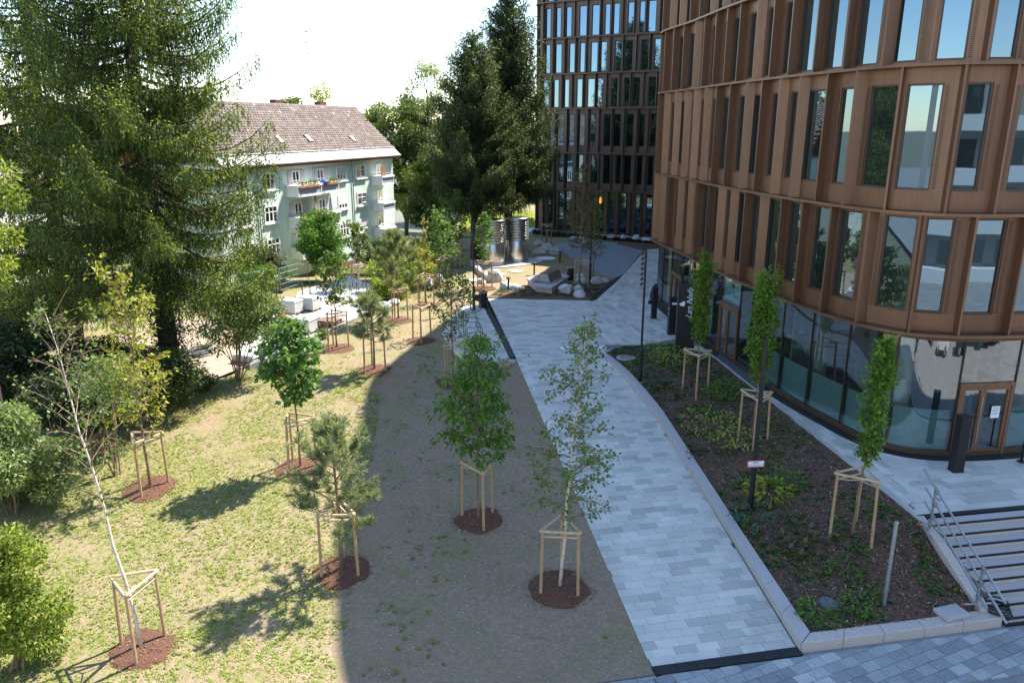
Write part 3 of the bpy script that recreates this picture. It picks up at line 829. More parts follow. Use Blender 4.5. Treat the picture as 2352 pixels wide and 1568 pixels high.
mm = MB(); band(mm, G, .05, G.L, .055, .42, -.02, .012, .25, B0); part("drip_grate", mm, M['drain'], bld)
mm = MB(); band(mm, G, .05, G.L, -.06, .04, 3.66, 3.8, .25, B0); part("head_rail", mm, M['frame'], bld)
doors = [(G.near(8.66, 39.6), 2.0), (G.near(9.42, 32.1), 2.0), (G.near(14.35, 21.78), 1.8)]
spans = []; s = 1.0
for sc, w in doors:
    a = sc - w / 2; n = max(1, math.ceil((a - s) / 1.95))
    spans += [('g', s + (a - s) * i / n, s + (a - s) * (i + 1) / n) for i in range(n)]
    spans.append(('d', a, a + w)); s = a + w
e = G.near(21.5, 23); n = math.ceil((e - s) / 1.9)
spans += [('g', s + (e - s) * i / n, s + (e - s) * (i + 1) / n) for i in range(n)]
def sheet(cv, s0, s1, o, z0, z1, n=8):
    m = MB(); pts = [cv.at(x, o) for x in np.linspace(s0, s1, n + 1)]
    m.add([(p[0] - B0[0], p[1] - B0[1], z) for p in pts for z in (z0, z1)], [(2 * i, 2 * i + 2, 2 * i + 3, 2 * i + 1) for i in range(n)]); return m
film0 = G.near(9.8, 29.3)
for kind, a, b in spans:
    mm = MB(); band(mm, G, a - .022, a + .022, -.09, .03, .16, 3.66, .1, B0); part("mullion", mm, M['frame_dk'], bld)
    if kind == 'g':
        o = part("glass_panel", sheet(G, a + .025, b - .025, 0, .16, 3.66), M['shop'], bld, smooth=True)
        if a > film0:
            part("privacy_screen", sheet(G, a + .06, b - .06, -.12, .17, 1.45, 6), M['film'], bld, smooth=True)
    else:
        zt = 2.36
        dr = MB()
        band(dr, G, a + .03, a + .12, -.05, .07, .02, zt, .1, B0); band(dr, G, b - .12, b - .03, -.05, .07, .02, zt, .1, B0)
        band(dr, G, a + .12, b - .12, -.05, .07, zt - .1, zt, .3, B0)
        dfr = part("door_frame", dr, M['wood_door'], bld)
        part("transom_glass", sheet(G, a + .03, b - .03, 0, zt, 3.66), M['shop'], bld)
        c = (a + b) / 2 - .12
        for j, (x0, x1) in enumerate(((a + .125, c), (c + .006, b - .125))):
            lf = MB(); t = .09
            for q in ((x0, x0 + t, .03, zt - .11), (x1 - t, x1, .03, zt - .11), (x0 + t, x1 - t, .03, .2), (x0 + t, x1 - t, zt - .22, zt - .11)):
                band(lf, G, q[0], q[1], -.03, .045, q[2], q[3], .5, B0)
            l_ = part("door", lf, M['wood_door'], bld)
            part("door_pane", sheet(G, x0 + t, x1 - t, .0, .2, zt - .22, 3), M['shop'], l_)
            if j == 0:
                hp = [(*(G.at(x1 - .04, .1) - B0), z) for z in (.45, 1.2, 1.95)]
                m = MB(); m.tube(hp, .018, 8)
                for z in (.6, 1.8): m.tube([(*(G.at(x1 - .04, .03) - B0), z), (*(G.at(x1 - .04, .1) - B0), z)], .012, 6)
                part("door_handle", m, M['chrome'], l_)

# ------------------------------------------------------------------ lettering
def text_mesh(name, txt, size, mat, shear=0.0, extrude=.004, spacing=1.0, align='CENTER'):
    cu = bpy.data.curves.new(name, 'FONT'); cu.body = txt; cu.size = size; cu.shear = shear; cu.extrude = extrude
    cu.space_character = spacing; cu.align_x = align; cu.align_y = 'CENTER'; cu.resolution_u = 3
    o = bpy.data.objects.new(name, cu); COL.objects.link(o)
    me = bpy.data.meshes.new_from_object(o.evaluated_get(bpy.context.evaluated_depsgraph_get()))
    bpy.data.objects.remove(o); bpy.data.curves.remove(cu)
    me.name = name; me.materials.clear(); me.materials.append(mat); return me
def heart(s, t=.006):
    pts = []
    for k in range(28):
        a = 2 * PI * k / 28
        pts.append((s * 16 * math.sin(a) ** 3 / 32, s * (13 * math.cos(a) - 5 * math.cos(2 * a) - 2 * math.cos(3 * a) - math.cos(4 * a)) / 32))
    m = MB(); m.prism(pts[::-1], 0, t); return m
def upright(o, d, n, origin, rot=0.0):
    """stand a flat piece (x right, y up, z out) on a vertical face"""
    d = Vector((*d, 0)); n = Vector((*n, 0)); up = Vector((0, 0, 1))
    R = Matrix((d, up, n)).transposed().to_4x4()
    o.matrix_local = Matrix.Translation(origin) @ R @ Matrix.Rotation(rot, 4, 'Z')
# sign above the nail studio door
sc = doors[1][0]; p = G.at(sc, -.2); q0, q1 = G.at(sc - .5), G.at(sc + .5); dv = (q1 - q0) / np.linalg.norm(q1 - q0); nv = np.array([dv[1], -dv[0]])
sg = thing("shop_sign", "pale teal shop sign with a heart above the nail studio door", "sign", (p[0] + nv[0] * .1, p[1] + nv[1] * .1, 2.5))
m = MB(); m.box(-.82, .82, 0, .9, 0, .012); o = part("board", m, M['sign_teal'], sg); upright(o, dv, nv, (0, 0, 0))
o = part("lettering", text_mesh("lettering", "Lan Nails", .36, M['sign_ink'], .35), None, sg); upright(o, dv, nv, (nv[0] * .014, nv[1] * .014, .32))
o = part("heart", heart(.26), M['sign_red'], sg); upright(o, dv, nv, (nv[0] * .014, nv[1] * .014, .68))
sc = doors[0][0] + 2.3; p = G.at(sc, -.05)
sg = solo("door_plate", MB().box(-.13, .13, -.012, 0, -.09, .09), M['sign_white'], "small white plate behind the glass near the left shop entrance", "plate", (p[0] + .02, p[1], 2.6), math.atan2(dv[1], dv[0]))
pd = G.at(doors[2][0] + .36, .05); q0, q1 = G.at(doors[2][0]), G.at(doors[2][0] + .6); d3 = (q1 - q0) / np.linalg.norm(q1 - q0)
nt_ = thing("door_notice", "white paper notice stuck on the right hand glass door", "notice", (pd[0], pd[1], 1.42), math.atan2(d3[1], d3[0]))
part("paper", MB().box(-.14, .14, -.006, 0, -.19, .19), M['sign_white'], nt_)
part("header_line", MB().box(-.12, .12, -.0085, -.006, .12, .16), principled("yellow_print", (.6, .5, .08)), nt_)
part("print", MB().box(-.11, .11, -.0085, -.006, .06, .075).box(-.11, .06, -.0085, -.006, .02, .032).box(-.11, .1, -.0085, -.006, -.03, -.018).box(-.11, .09, -.0085, -.006, -.08, -.068), M['sign_ink'], nt_)

# ------------------------------------------------------------------ the far bronze building
FU = Curve([(5.2, 82), (3.4, 78.0), (2.55, 75.6), (2.75, 74.65), (5.2, 73.1), (9.4, 70.9), (13.2, 68.75), (18, 66)])
F0 = (8, 71.5)
fb = thing("far_office_building", "shaded bronze office building with tall blue reflecting windows behind the court", "building", (*F0, 0))
fz = [0.0, 4.05, 7.38, 11.3, 14.3, 17.35, 20.4, 23.6]
FS = [(.12, .12), (.1, .55), (.42, .55), (.38, .05), (.38, .05), (.38, .05), (.38, .05)]
fs0 = FU.near(2.6, 75.2)
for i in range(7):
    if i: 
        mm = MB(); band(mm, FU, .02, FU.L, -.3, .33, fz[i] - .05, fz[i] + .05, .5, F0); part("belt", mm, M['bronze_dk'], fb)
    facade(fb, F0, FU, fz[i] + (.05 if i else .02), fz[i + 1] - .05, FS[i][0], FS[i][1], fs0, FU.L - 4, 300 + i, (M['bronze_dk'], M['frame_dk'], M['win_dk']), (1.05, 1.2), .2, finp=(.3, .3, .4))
FB = [(24, 84), (12, 92)]
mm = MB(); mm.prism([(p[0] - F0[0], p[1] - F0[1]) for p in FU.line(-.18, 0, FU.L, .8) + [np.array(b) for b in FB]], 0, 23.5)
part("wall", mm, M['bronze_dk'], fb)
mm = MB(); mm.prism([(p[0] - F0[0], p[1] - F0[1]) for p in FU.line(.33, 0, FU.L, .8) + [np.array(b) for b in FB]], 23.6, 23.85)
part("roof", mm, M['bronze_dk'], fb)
p = FU.at(FU.near(8.2, 71.6), .02)
solo("hanging_lamp", MB().lathe([(.02, .6), (.07, .5), (.1, .2), (.07, 0)], 10), M['lampglow'], "warm orange lamp glowing by the ground floor of the far building", "lamp", (p[0], p[1] - .08, 2.85))

# ------------------------------------------------------------------ white office block across the street (seen only as a reflection)
wb = thing("white_building", "white office building across the street mirrored in the curved glass", "building", (24, -14, -1.2), math.radians(10))
part("wall", MB().box(-26, 26, -9, 0, 0, 15), principled("pale_plaster", (.26, .26, .26), .9), wb)
for k in range(4):
    mm = MB()
    for j in range(24): mm.box(-25 + j * 2.1, -25 + j * 2.1 + 1.25, .0, .03, 1.0 + k * 3.6, 2.9 + k * 3.6)
    part("window_row", mm, M['pane'], wb)
    part("balcony_band", MB().box(-26, 26, .0, 1.3, -.15 + k * 3.6, .95 + k * 3.6), M['white_sheet'], wb)

# ------------------------------------------------------------------ mint green apartment house
HS = 1.2
hs = thing("apartment_house", "mint green three storey apartment house with pale brown tiled roof and balconies", "house", (-9.45 * HS - .7, 61.6 * HS, 9.8 - 10.4 * HS), math.atan2(-.937, -.35))
hs.scale = (HS, HS, HS)
HL = 19.0
part("wall", MB().prism([(-1.25, -7.0), (HL, -7.0), (HL, 0), (-1.25, 0)], -1.5, 8.2), M['green_wall'], hs)
part("plinth", MB().box(-1.28, HL, -.3, .03, -1.5, .75), principled("red_plinth", (.16, .07, .05), .9, 0, None, 5), hs)
gb = MB(); gb.add([(-1.25, -7, 8.2), (-1.25, 0, 8.2), (-1.25, -3.4, 11.5)], [(0, 1, 2)]); part("gable", gb, M['green_wall'], hs)
part("fascia", MB().box(-1.6, HL, .28, .44, 7.92, 8.06), M['red_fascia'], hs)
part("soffit", MB().box(-1.6, HL, 0.01, .43, 8.06, 8.12), M['white_trim'], hs)
ez, ey, rz_, ry = 8.16, .5, 11.75, -3.35
rf = MB(); x0, x1 = -1.65, HL
rf.add([(x0, ey, ez - .06), (x1, ey, ez - .06), (x1, ry, rz_ - .06), (x0, ry, rz_ - .06), (x0, -7.4, 8.1), (x1, -7.4, 8.1)], [(0, 1, 2, 3), (3, 2, 5, 4), (0, 3, 4)])
roof = part("roof", rf, M['red_fascia'], hs)
tl = MB(); r = random.Random(3)
nc = 21; f0 = .145
sl_v = np.array([0, ry - ey, rz_ - ez]); nrm = np.array([0, rz_ - ez, -(ry - ey)]); nrm = nrm / np.linalg.norm(nrm)
for j in range(nc):
    fa = f0 + (1 - f0) * j / nc; fb_ = f0 + (1 - f0) * (j + 1.12) / nc
    a = np.array([0, ey, ez]) + sl_v * fa + nrm * .075; b = np.array([0, ey, ez]) + sl_v * min(fb_, 1.005) + nrm * .03
    x = x0 + (.14 if j % 2 else 0)
    n = int((x1 - x) / .28)
    for i in range(n):
        xa = x + i * .28; t = r.random() * .9 if r.random() < .975 or j < 15 else 1.0
        V = []
        for (xx, h) in ((xa, 0), (xa + .09, .045), (xa + .2, .045), (xa + .275, 0)):
            V.append((xx, a[1] + nrm[1] * h, a[2] + nrm[2] * h)); V.append((xx, b[1] + nrm[1] * h, b[2] + nrm[2] * h))
        V += [(xa, a[1] - nrm[1] * .05, a[2] - nrm[2] * .05), (xa + .275, a[1] - nrm[1] * .05, a[2] - nrm[2] * .05)]
        tl.add(V, [(0, 2, 3, 1), (2, 4, 5, 3), (4, 6, 7, 5), (8, 9, 6, 4, 2, 0)], t)
part("roof_tile", tl, M['tile'], hs, stuff=True)
part("ridge_cap", MB().tube([(x0, ry, rz_ + .04), (x1, ry, rz_ + .04)], .09, 8), M['tile'], hs)
a = np.array([0, ey, ez]); b = a + sl_v * f0
ev = MB(); ev.add([(x0, *(a + nrm * .03)[1:]), (x1, *(a + nrm * .03)[1:]), (x1, *(b + nrm * .03)[1:]), (x0, *(b + nrm * .03)[1:])], [(0, 1, 2, 3)])
part("eave_sheet", ev, M['snowguard'], hs)
gt = MB(); gt.tube([(x0, ey + .05, ez - .03), (x1, ey + .05, ez - .03)], .06, 8)
part("gutter", gt, M['snowguard'], hs)
sg = MB()
for k in range(60):
    xx = x0 + .3 + k * .55
    if xx > x1: break
    c = a + sl_v * .12
    sg.tube([(xx, c[1], c[2] + .02), (xx, c[1], c[2] + .2)], .015, 4); sg.tube([(xx, c[1], c[2] + .2), (xx + .1, c[1] - .25, c[2] + .25)], .012, 4)
for h in (.08, .18): sg.tube([(x0, (a + sl_v * .12)[1], (a + sl_v * .12)[2] + h), (x1, (a + sl_v * .12)[1], (a + sl_v * .12)[2] + h)], .012, 4)
part("snow_guard", sg, M['galv'], hs)
for x, y, z in ((11.9, -.93, 9.42), (8.7, -.95, 9.45), (3.3, -.86, 9.36)):
    m = MB(); R = Vector((0, *(sl_v[1:] / np.linalg.norm(sl_v))))
    c = np.array([x, y, z]) + nrm * .1; s_ = sl_v / np.linalg.norm(sl_v)
    V = [c + np.array([dx, 0, 0]) + s_ * ds + nrm * dn for dn in (0, .1) for ds in (-.32, .32) for dx in (-.22, .22)]
    m.add(V, [(0, 2, 3, 1), (4, 5, 7, 6), (0, 1, 5, 4), (2, 6, 7, 3), (0, 4, 6, 2), (1, 3, 7, 5)])
    sk = part("skylight", m, M['frame_dk'], hs)
    m = MB(); m.add([c + np.array([dx, 0, 0]) + s_ * ds + nrm * .108 for ds in (-.25, .25) for dx in (-.16, .16)], [(0, 1, 3, 2)]); part("skylight_pane", m, M['snowguard'], sk)
for x in (4.9, 15.6): part("downpipe", MB().tube([(x, .07, .2), (x, .07, 7.9)], .045, 6), M['snowguard'], hs)
for x in (7.8, 2.5): part("chimney", MB().box(x - .45, x + .45, ry - .8, ry - .3, 10.6, 12.15), M['brick'], hs)
part("vent_pipe", MB().tube([(-1.2, -2.1, 10.5), (-1.2, -2.1, 11.2)], .05, 6), M['rust'], hs)

def house_window(x0, x1, z0, z1, n=2, rail=True, roller=0.0, roller_mat='shutter'):
    m = MB(); t = .09
    for q in ((x0, x0 + t, z0, z1), (x1 - t, x1, z0, z1), (x0 + t, x1 - t, z1 - t, z1), (x0 + t, x1 - t, z0, z0 + t)): m.box(q[0], q[1], -.02, .045, q[2], q[3])
    w = part("window", m, M['white_trim'], hs)
    m = MB(); m.add([(x0 + t, .008, z0 + t), (x1 - t, .008, z0 + t), (x1 - t, .008, z1 - t), (x0 + t, .008, z1 - t)], [(0, 1, 2, 3)]); part("pane", m, M['pane'], w)
    m = MB()
    for k in range(1, n): 
        xx = x0 + t + (x1 - x0 - 2 * t) * k / n; m.box(xx - .035, xx + .035, .008, .03, z0 + t, z1 - t)
    if rail: m.box(x0 + t, x1 - t, .009, .028, z0 + (z1 - z0) * .6, z0 + (z1 - z0) * .6 + .045)
    part("glazing_bars", m, M['white_trim'], w)
    part("sill", MB().box(x0 - .08, x1 + .08, 0, .16, z0 - .08, z0), M['white_trim'], w)
    if roller: part("roller_blind", MB().box(x0 + t, x1 - t, .03, .04, z1 - t - (z1 - z0 - 2 * t) * roller, z1 - t), M[roller_mat], w)
def shutters(x0, x1, z0, z1, w=.48):
    for xa in (x0 - w - .05, x1 + .05):
        m = MB(); m.box(xa, xa + w, .02, .06, z0, z1)
        for k in range(8): m.box(xa + .06, xa + w - .06, .06, .075, z0 + .1 + k * (z1 - z0 - .2) / 8, z0 + .1 + (k + .55) * (z1 - z0 - .2) / 8)
        part("shutter", m, M['shutter'], hs)
ZT = (7.62, 5.6, 3.58)
for lv, zt in enumerate(ZT):
    house_window(2.95, 4.35, zt - .98, zt, 2, True, .55 if lv == 2 else 0)
    house_window(5.65, 6.9, zt - 1.0, zt, 3, True, (.62, .68, 0)[lv], ('shutter', 'white_trim', 'shutter')[lv])
    house_window(13.8, 15.1, zt - 1.05, zt, 3)
    for x in (16.3,): house_window(x, x + 1.25, zt - 1.05, zt, 3)
    for (xa, xb) in ((8.45, 9.3), (11.2, 12.05), (.5, 1.5)):
        house_window(xa, xb, zt - 1.75, zt - .02, 2, True)
        if xa > 2: shutters(xa, xb, zt - 1.65, zt - .05, .42)
def balcony(x0, x1, d, z0, z1):
    m = MB(); m.box(x0, x1, 0.005, d, z0, z0 + .12); m.box(x0, x0 + .07, 0.005, d, z0 + .12, z1 - .1); m.box(x1 - .07, x1, 0.005, d, z0 + .12, z1 - .1)
    m.box(x0 - .04, x1 + .04, 0.006, d + .06, z1 - .1, z1 + .02)
    o = part("balcony", m, M['white_trim'], hs)
    part("front_panel", MB().box(x0 + .07, x1 - .07, d - .08, d - .03, z0 + .12, z1 - .1), M['balcony_blue'], o)
    m = MB(); m.tube([(x0, .03, z1 + .2), (x0, d, z1 + .2), (x1, d, z1 + .2), (x1, .03, z1 + .2)], .018, 5)
    for k in range(5): 
        xx = x0 + (x1 - x0) * k / 4; m.tube([(xx, d, z1), (xx, d, z1 + .2)], .014, 5)
    part("railing", m, M['galv'], o)
    return o
for lv, z0 in enumerate((5.98, 3.96, 1.98)):
    balcony(10.15, 12.75, .95, z0, z0 + .72); balcony(7.75, 10.0, .72, z0, z0 + .68); balcony(.35, 2.15, .95, z0 + .02, z0 + .7)
def hscale(o):
    o.scale = (HS, HS, HS); return o
def at_house(x, y, z):
    c, s = math.cos(hs.rotation_euler.z), math.sin(hs.rotation_euler.z)
    return (HS * (-9.45 + x * c - y * s) - .7, HS * (61.6 + x * s + y * c), 9.8 + HS * (z - 10.4))
HR = hs.rotation_euler.z
hscale(solo("reed_screen", MB().box(-.45, .45, -.02, .02, 0, 1.25), M['reed'], "brown reed privacy screen standing on the middle balcony", "screen", at_house(10.5, .6, 4.66), HR + .5))
hscale(solo("bamboo_mat", MB().box(-.35, .35, -.02, .02, 0, .75), M['reed'], "orange brown bamboo mat on the upper balcony at the house corner", "screen", at_house(1.75, .85, 6.68), HR))
pu = hscale(thing("parasol", "closed grey parasol on the middle balcony beside the reed screen", "parasol", at_house(8.5, .45, 4.1)))
part("pole", MB().tube([(0, 0, 0), (0, 0, 1.75)], .02, 6), M['galv'], pu); part("canopy", MB().lathe([(.17, .62), (.13, 1.0), (.07, 1.4), (.02, 1.7)], 9), M['grey_fabric'], pu)
hscale(solo("paddling_pool", MB().lathe([(.28, 0), (.32, .12), (.26, .22), (.1, .25)], 12), M['blue_plastic'], "bright blue plastic tub on the rail of the upper balcony", "tub", at_house(9.5, .7, 6.66)))
def box_plants(x, y, z, w, n, lab, seed):
    t = hscale(thing("flower_box", lab, "flower box", at_house(x, y, z), HR))
    part("trough", MB().box(-w / 2, w / 2, -.08, .08, 0, .13), M['terracotta'], t)
    rr = np.random.default_rng(seed); Pp = np.stack([rr.uniform(-w / 2, w / 2, n), rr.normal(0, .08, n), .1 + rr.random(n) * .25], -1)
    D = rr.normal(0, 1, (n, 3)); D[:, 2] = abs(D[:, 2])
    m = MB(); m.leaves(Pp, D, rr.normal(0, 1, (n, 3)), rr.uniform(.1, .2, n), .08, rr.random(n)); part("foliage", m, LEAF['fresh'], t)
an = hscale(thing("roof_antenna", "tall thin television antenna mast with cross bars on the roof ridge", "antenna", at_house(4.3, -3.5, 11.7), HR))
part("mast", MB().tube([(0, 0, 0), (0, 0, 6.3)], [.04, .02], 6), M['galv'], an)
for z, L in ((2.35, 1.1), (3.1, 1.6), (3.7, 1.0), (4.45, .8), (5.2, .6)):
    m = MB(); m.tube([(-L / 2, 0, z), (L / 2, .1 * L, z)], .018, 4)
    for k in range(6): m.tube([(-L / 2 + L * k / 5, -.2, z), (-L / 2 + L * k / 5, .2, z)], .01, 4)
    part("antenna_bar", m, M['galv'], an)
# second house at the far left
h2 = thing("neighbour_house", "pale house with tiled gable roof half hidden behind the big spruce at the left edge", "house", (-27.2, 44, -.6), math.radians(100))
part("wall", MB().box(-9, 3, 0, 9, -1, 7.6), principled("cream_render", (.55, .56, .50), .95), h2)
m = MB(); m.add([(-9.4, -.5, 7.5), (3.4, -.5, 7.5), (3.4, 4.5, 12.2), (-9.4, 4.5, 12.2), (-9.4, 9.5, 7.5), (3.4, 9.5, 7.5)], [(0, 1, 2, 3), (3, 2, 5, 4)])
r2 = part("roof", m, M['red_fascia'], h2)
tl = MB()
for j in range(18):
    for i in range(32):
        xa = -9.4 + i * .4; fa, fb_ = j / 18, (j + 1.1) / 18
        for sgn in (0, 1):
            ya, yb = (-.5 + 5 * fa, -.5 + 5 * fb_) if not sgn else (9.5 - 5 * fa, 9.5 - 5 * fb_)
            za, zb = 7.5 + 4.7 * fa, 7.5 + 4.7 * fb_
            tl.add([(xa, ya, za + .09), (xa + .39, ya, za + .09), (xa + .39, yb, zb + .04), (xa, yb, zb + .04), (xa, ya, za), (xa + .39, ya, za)], [(0, 1, 2, 3), (4, 5, 1, 0)], r.random() * .9)
part("roof_tile", tl, M['tile'], h2, stuff=True)
for z in (1.2, 3.6, 6.0):
    for x in (-7.5, -5, -2.4, .4):
        w = part("window", MB().box(x, x + 1.1, -.05, .02, z, z + 1.25), M['white_trim'], h2)
        part("pane", MB().box(x + .1, x + 1.0, -.07, -.05, z + .1, z + 1.15), M['pane'], w)

# ------------------------------------------------------------------ foliage
LEAF = {
    'fresh': leafmat("fresh_leaf", (.045, .085, .012), (.085, .145, .022), (.15, .21, .035)),
    'maple': leafmat("maple_leaf", (.05, .12, .02), (.095, .19, .035), (.16, .26, .06)),
    'chestnut': leafmat("bright_leaf", (.04, .105, .01), (.075, .17, .018), (.14, .25, .03)),
    'yellow': leafmat("yellow_green_leaf", (.15, .18, .015), (.26, .29, .03), (.40, .40, .06)),
    'gold': leafmat("golden_leaf", (.17, .19, .025), (.29, .30, .045), (.42, .41, .09)),
    'seed': leafmat("pink_seed", (.22, .13, .07), (.34, .21, .13), (.42, .30, .2)),
    'birch': leafmat("birch_leaf", (.06, .105, .022), (.11, .165, .04), (.18, .235, .07)),
    'dry': leafmat("brownish_leaf", (.05, .052, .018), (.10, .09, .04), (.16, .14, .08)),
    'column': leafmat("hornbeam_leaf", (.06, .125, .01), (.10, .19, .016), (.17, .27, .03)),
    'elder': leafmat("elder_leaf", (.07, .11, .028), (.14, .195, .06), (.24, .29, .11)),
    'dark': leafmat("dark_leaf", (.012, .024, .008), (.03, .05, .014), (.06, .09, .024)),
    'far': leafmat("far_leaf", (.05, .085, .016), (.105, .15, .03), (.19, .235, .055)),
    'grey': leafmat("willow_leaf", (.09, .12, .04), (.16, .20, .075), (.26, .29, .13)),
    'purple': leafmat("purple_leaf", (.03, .03, .02), (.06, .065, .035), (.12, .11, .06)),
    'pine': leafmat("pine_needle", (.10, .135, .078), (.19, .225, .125), (.31, .34, .20), .42),
    'spruce': leafmat("spruce_needle", (.018, .032, .009), (.085, .13, .02), (.44, .47, .05), .36),
    'spruce2': leafmat("dark_spruce_needle", (.014, .026, .010), (.045, .068, .018), (.19, .22, .05), .28),
    'lilac': leafmat("lilac_flower", (.35, .24, .33), (.48, .36, .46), (.6, .5, .58)),
    'hosta': leafmat("blue_green_leaf", (.03, .075, .04), (.055, .115, .065), (.09, .16, .09)),
    'bronze': leafmat("bronze_leaf", (.06, .055, .03), (.11, .10, .055), (.16, .15, .08)),
    'lemon': leafmat("lemon_green_leaf", (.08, .125, .015), (.16, .215, .028), (.33, .35, .05)),
    'weed': leafmat("weed_leaf", (.17, .22, .035), (.26, .32, .06), (.38, .42, .12), .45),
}
def unit(v): return v / (np.linalg.norm(v, axis=-1, keepdims=True) + 1e-9)
class Twigs:
    """collects twig segments and strews leaves along them"""
    def __init__(self): self.a = []; self.b = []; self.w = []
    def seg(self, a, b, w=1.0): self.a.append(a); self.b.append(b); self.w.append(w)
    def strew(self, rg, per_m, L, W, droop=.25, spread=.05, tones=(.1, .9), up=.2, outc=None):
        A = np.array(self.a); B = np.array(self.b); w = np.array(self.w)
        ln = np.linalg.norm(B - A, axis=1)
        cnt = rg.poisson(ln * per_m * w)
        i = np.repeat(np.arange(len(A)), cnt); n = len(i)
        t = rg.random(n)[:, None]
        P = A[i] * (1 - t) + B[i] * t + rg.normal(0, spread, (n, 3))
        D = unit(B - A)[i] * .6 + rg.normal(0, .75, (n, 3)); D[:, 2] -= droop
        N = rg.normal(0, .6, (n, 3)); N[:, 2] += .9
        s = rg.uniform(.65, 1.2, n)
        m = MB(); m.leaves(P, D, N, L * s, W * s, rg.uniform(*tones, n), .1)
        return m
def young_tree(name, label, cat, base, h, R, cb, prof, nb, leaf, L, W, per_m, seed, tr=.045, lean=(0, 0), elev=50, droop=.25, curl=.25, bark='bark', tones=(.05, .95), extra=None, ntw=5, group=None, spread=.05, twl=.42, tilt=0.0, sides=7):
    """slender staked tree: tapered trunk, limbs by a crown profile, twigs with leaves"""
    rg = np.random.default_rng(seed)
    t = thing(name, label, cat, base, group=group)
    m = MB(); br = MB() ; T = []
    K = 9
    for k in range(K + 1):
        u = k / K
        T.append((lean[0] * u ** 1.2 + rg.normal(0, .012) * h * .25 * (u > .1), lean[1] * u ** 1.2 + rg.normal(0, .012) * h * .25 * (u > .1), h * .985 * u))
    T = np.array(T); T[0] = (0, 0, -.08)
    rad = tr * (1 - np.linspace(0, 1, K + 1) ** 1.0 * .88)
    m.tube(T, rad, sides)
    tw = Twigs()
    zz = np.linspace(0, h * .985, K + 1)
    def trunk(z): return np.array([np.interp(z, zz, T[:, 0]), np.interp(z, zz, T[:, 1]), z])
    for i in range(nb):
        u = (i + rg.random()) / nb
        z = h * (cb + (1 - cb) * u * .97)
        r = R * prof(u) * rg.uniform(.7, 1.15)
        az = i * 2.39996 + rg.normal(0, .3)
        el = math.radians(elev + rg.normal(0, 8) + 18 * (u - .5))
        o = trunk(z); d = np.array([math.cos(az) * math.cos(el), math.sin(az) * math.cos(el), math.sin(el)])
        Lb = r / max(.25, math.cos(el)); 
        pts = [o + d * Lb * s + np.array([0, 0, -curl * Lb * s * s]) for s in (0, .35, .7, 1)]
        br.tube(pts, np.array([.34, .24, .14, .06]) * tr * (1 - .6 * u) + .003, 4, cap=False)
        for a, b, w in ((0, 1, .25), (1, 2, .8), (2, 3, 1.1)): tw.seg(pts[a], pts[b], w)
        for j in range(ntw):
            s = rg.uniform(.25, .98); k = int(s / .35) if s < .7 else 2
            p = o + d * Lb * s + np.array([0, 0, -curl * Lb * s * s])
            dd = unit(d * .7 + rg.normal(0, .6, 3)); e = p + dd * Lb * twl * rg.uniform(.5, 1.1) + np.array([0, 0, -droop * .12])
            br.tube([p, (p + e) / 2 + np.array([0, 0, .02]), e], [.005, .0035, .002], 3, cap=False)
            tw.seg(p, e, 1.0)
    tw.seg(trunk(h * .93), trunk(h * .985) + np.array([0, 0, .015 * h]), 1.6)
    part("trunk", m, M[bark], t, smooth=True)
    part("branches", br, M['bark'], t)
    part("crown", tw.strew(rg, per_m, L, W, droop, spread, tones), LEAF[leaf], t)
    if extra: part("seed_clusters", tw.strew(rg, per_m * extra[1], L * extra[2], W * extra[2], .6, .05), LEAF[extra[0]], t)
    return t
P_round = lambda u: math.sin(PI * min(1, .12 + .88 * u)) ** .7 * (1 - .25 * u)
P_cone = lambda u: (1 - u) ** .75 * .95 + .06
P_pyr = lambda u: (min(1, .55 + u * 2.2)) * (1 - u) ** .62 + .04
P_spind = lambda u: math.sin(PI * (u * .86 + .12)) ** .9
P_col = lambda u: min(1, .55 + 2.5 * u) * min(1, (1 - u) * 2.6 + .12)

def clumps(rg, n, blobs, L, W, tones, shade=.0):
    """leaves on the skins of many small overlapping clumps: blobs = rows (x, y, z, rx, rz)"""
    B = np.asarray(blobs, float); vol = B[:, 3] ** 2
    i = rg.choice(len(B), n, p=vol / vol.sum())
    d = unit(rg.normal(0, 1, (n, 3)))
    rr = rg.random(n) ** .35
    P = B[i, :3] + d * rr[:, None] * np.stack([B[i, 3], B[i, 3], B[i, 4]], -1)
    D = unit(d + rg.normal(0, .7, (n, 3))); D[:, 2] -= .15
    N = d + rg.normal(0, .5, (n, 3)) + np.array([0, 0, .4])
    bt = rg.uniform(-.18, .18, len(B))
    tone = np.clip(rg.uniform(*tones, n) + bt[i], 0, 1)
    s = rg.uniform(.6, 1.25, n)
    m = MB(); m.leaves(P, D, N, L * s, W * s, tone, .1); return m
def blob_crown(rg, k, rx, ry, rz, zc, br, low=-.8, shape=1.0):
    """clump centres spread through an uneven ellipsoid"""
    out = []
    while len(out) < k:
        d = unit(rg.normal(0, 1, 3)); rr = rg.random() ** .45
        if d[2] * rr < low: continue
        taper = 1 - shape * .35 * max(0, d[2] * rr)
        out.append((d[0] * rr * rx * taper, d[1] * rr * ry * taper, zc + d[2] * rr * rz, br * rg.uniform(.6, 1.35), br * rg.uniform(.5, 1.0)))
    return out
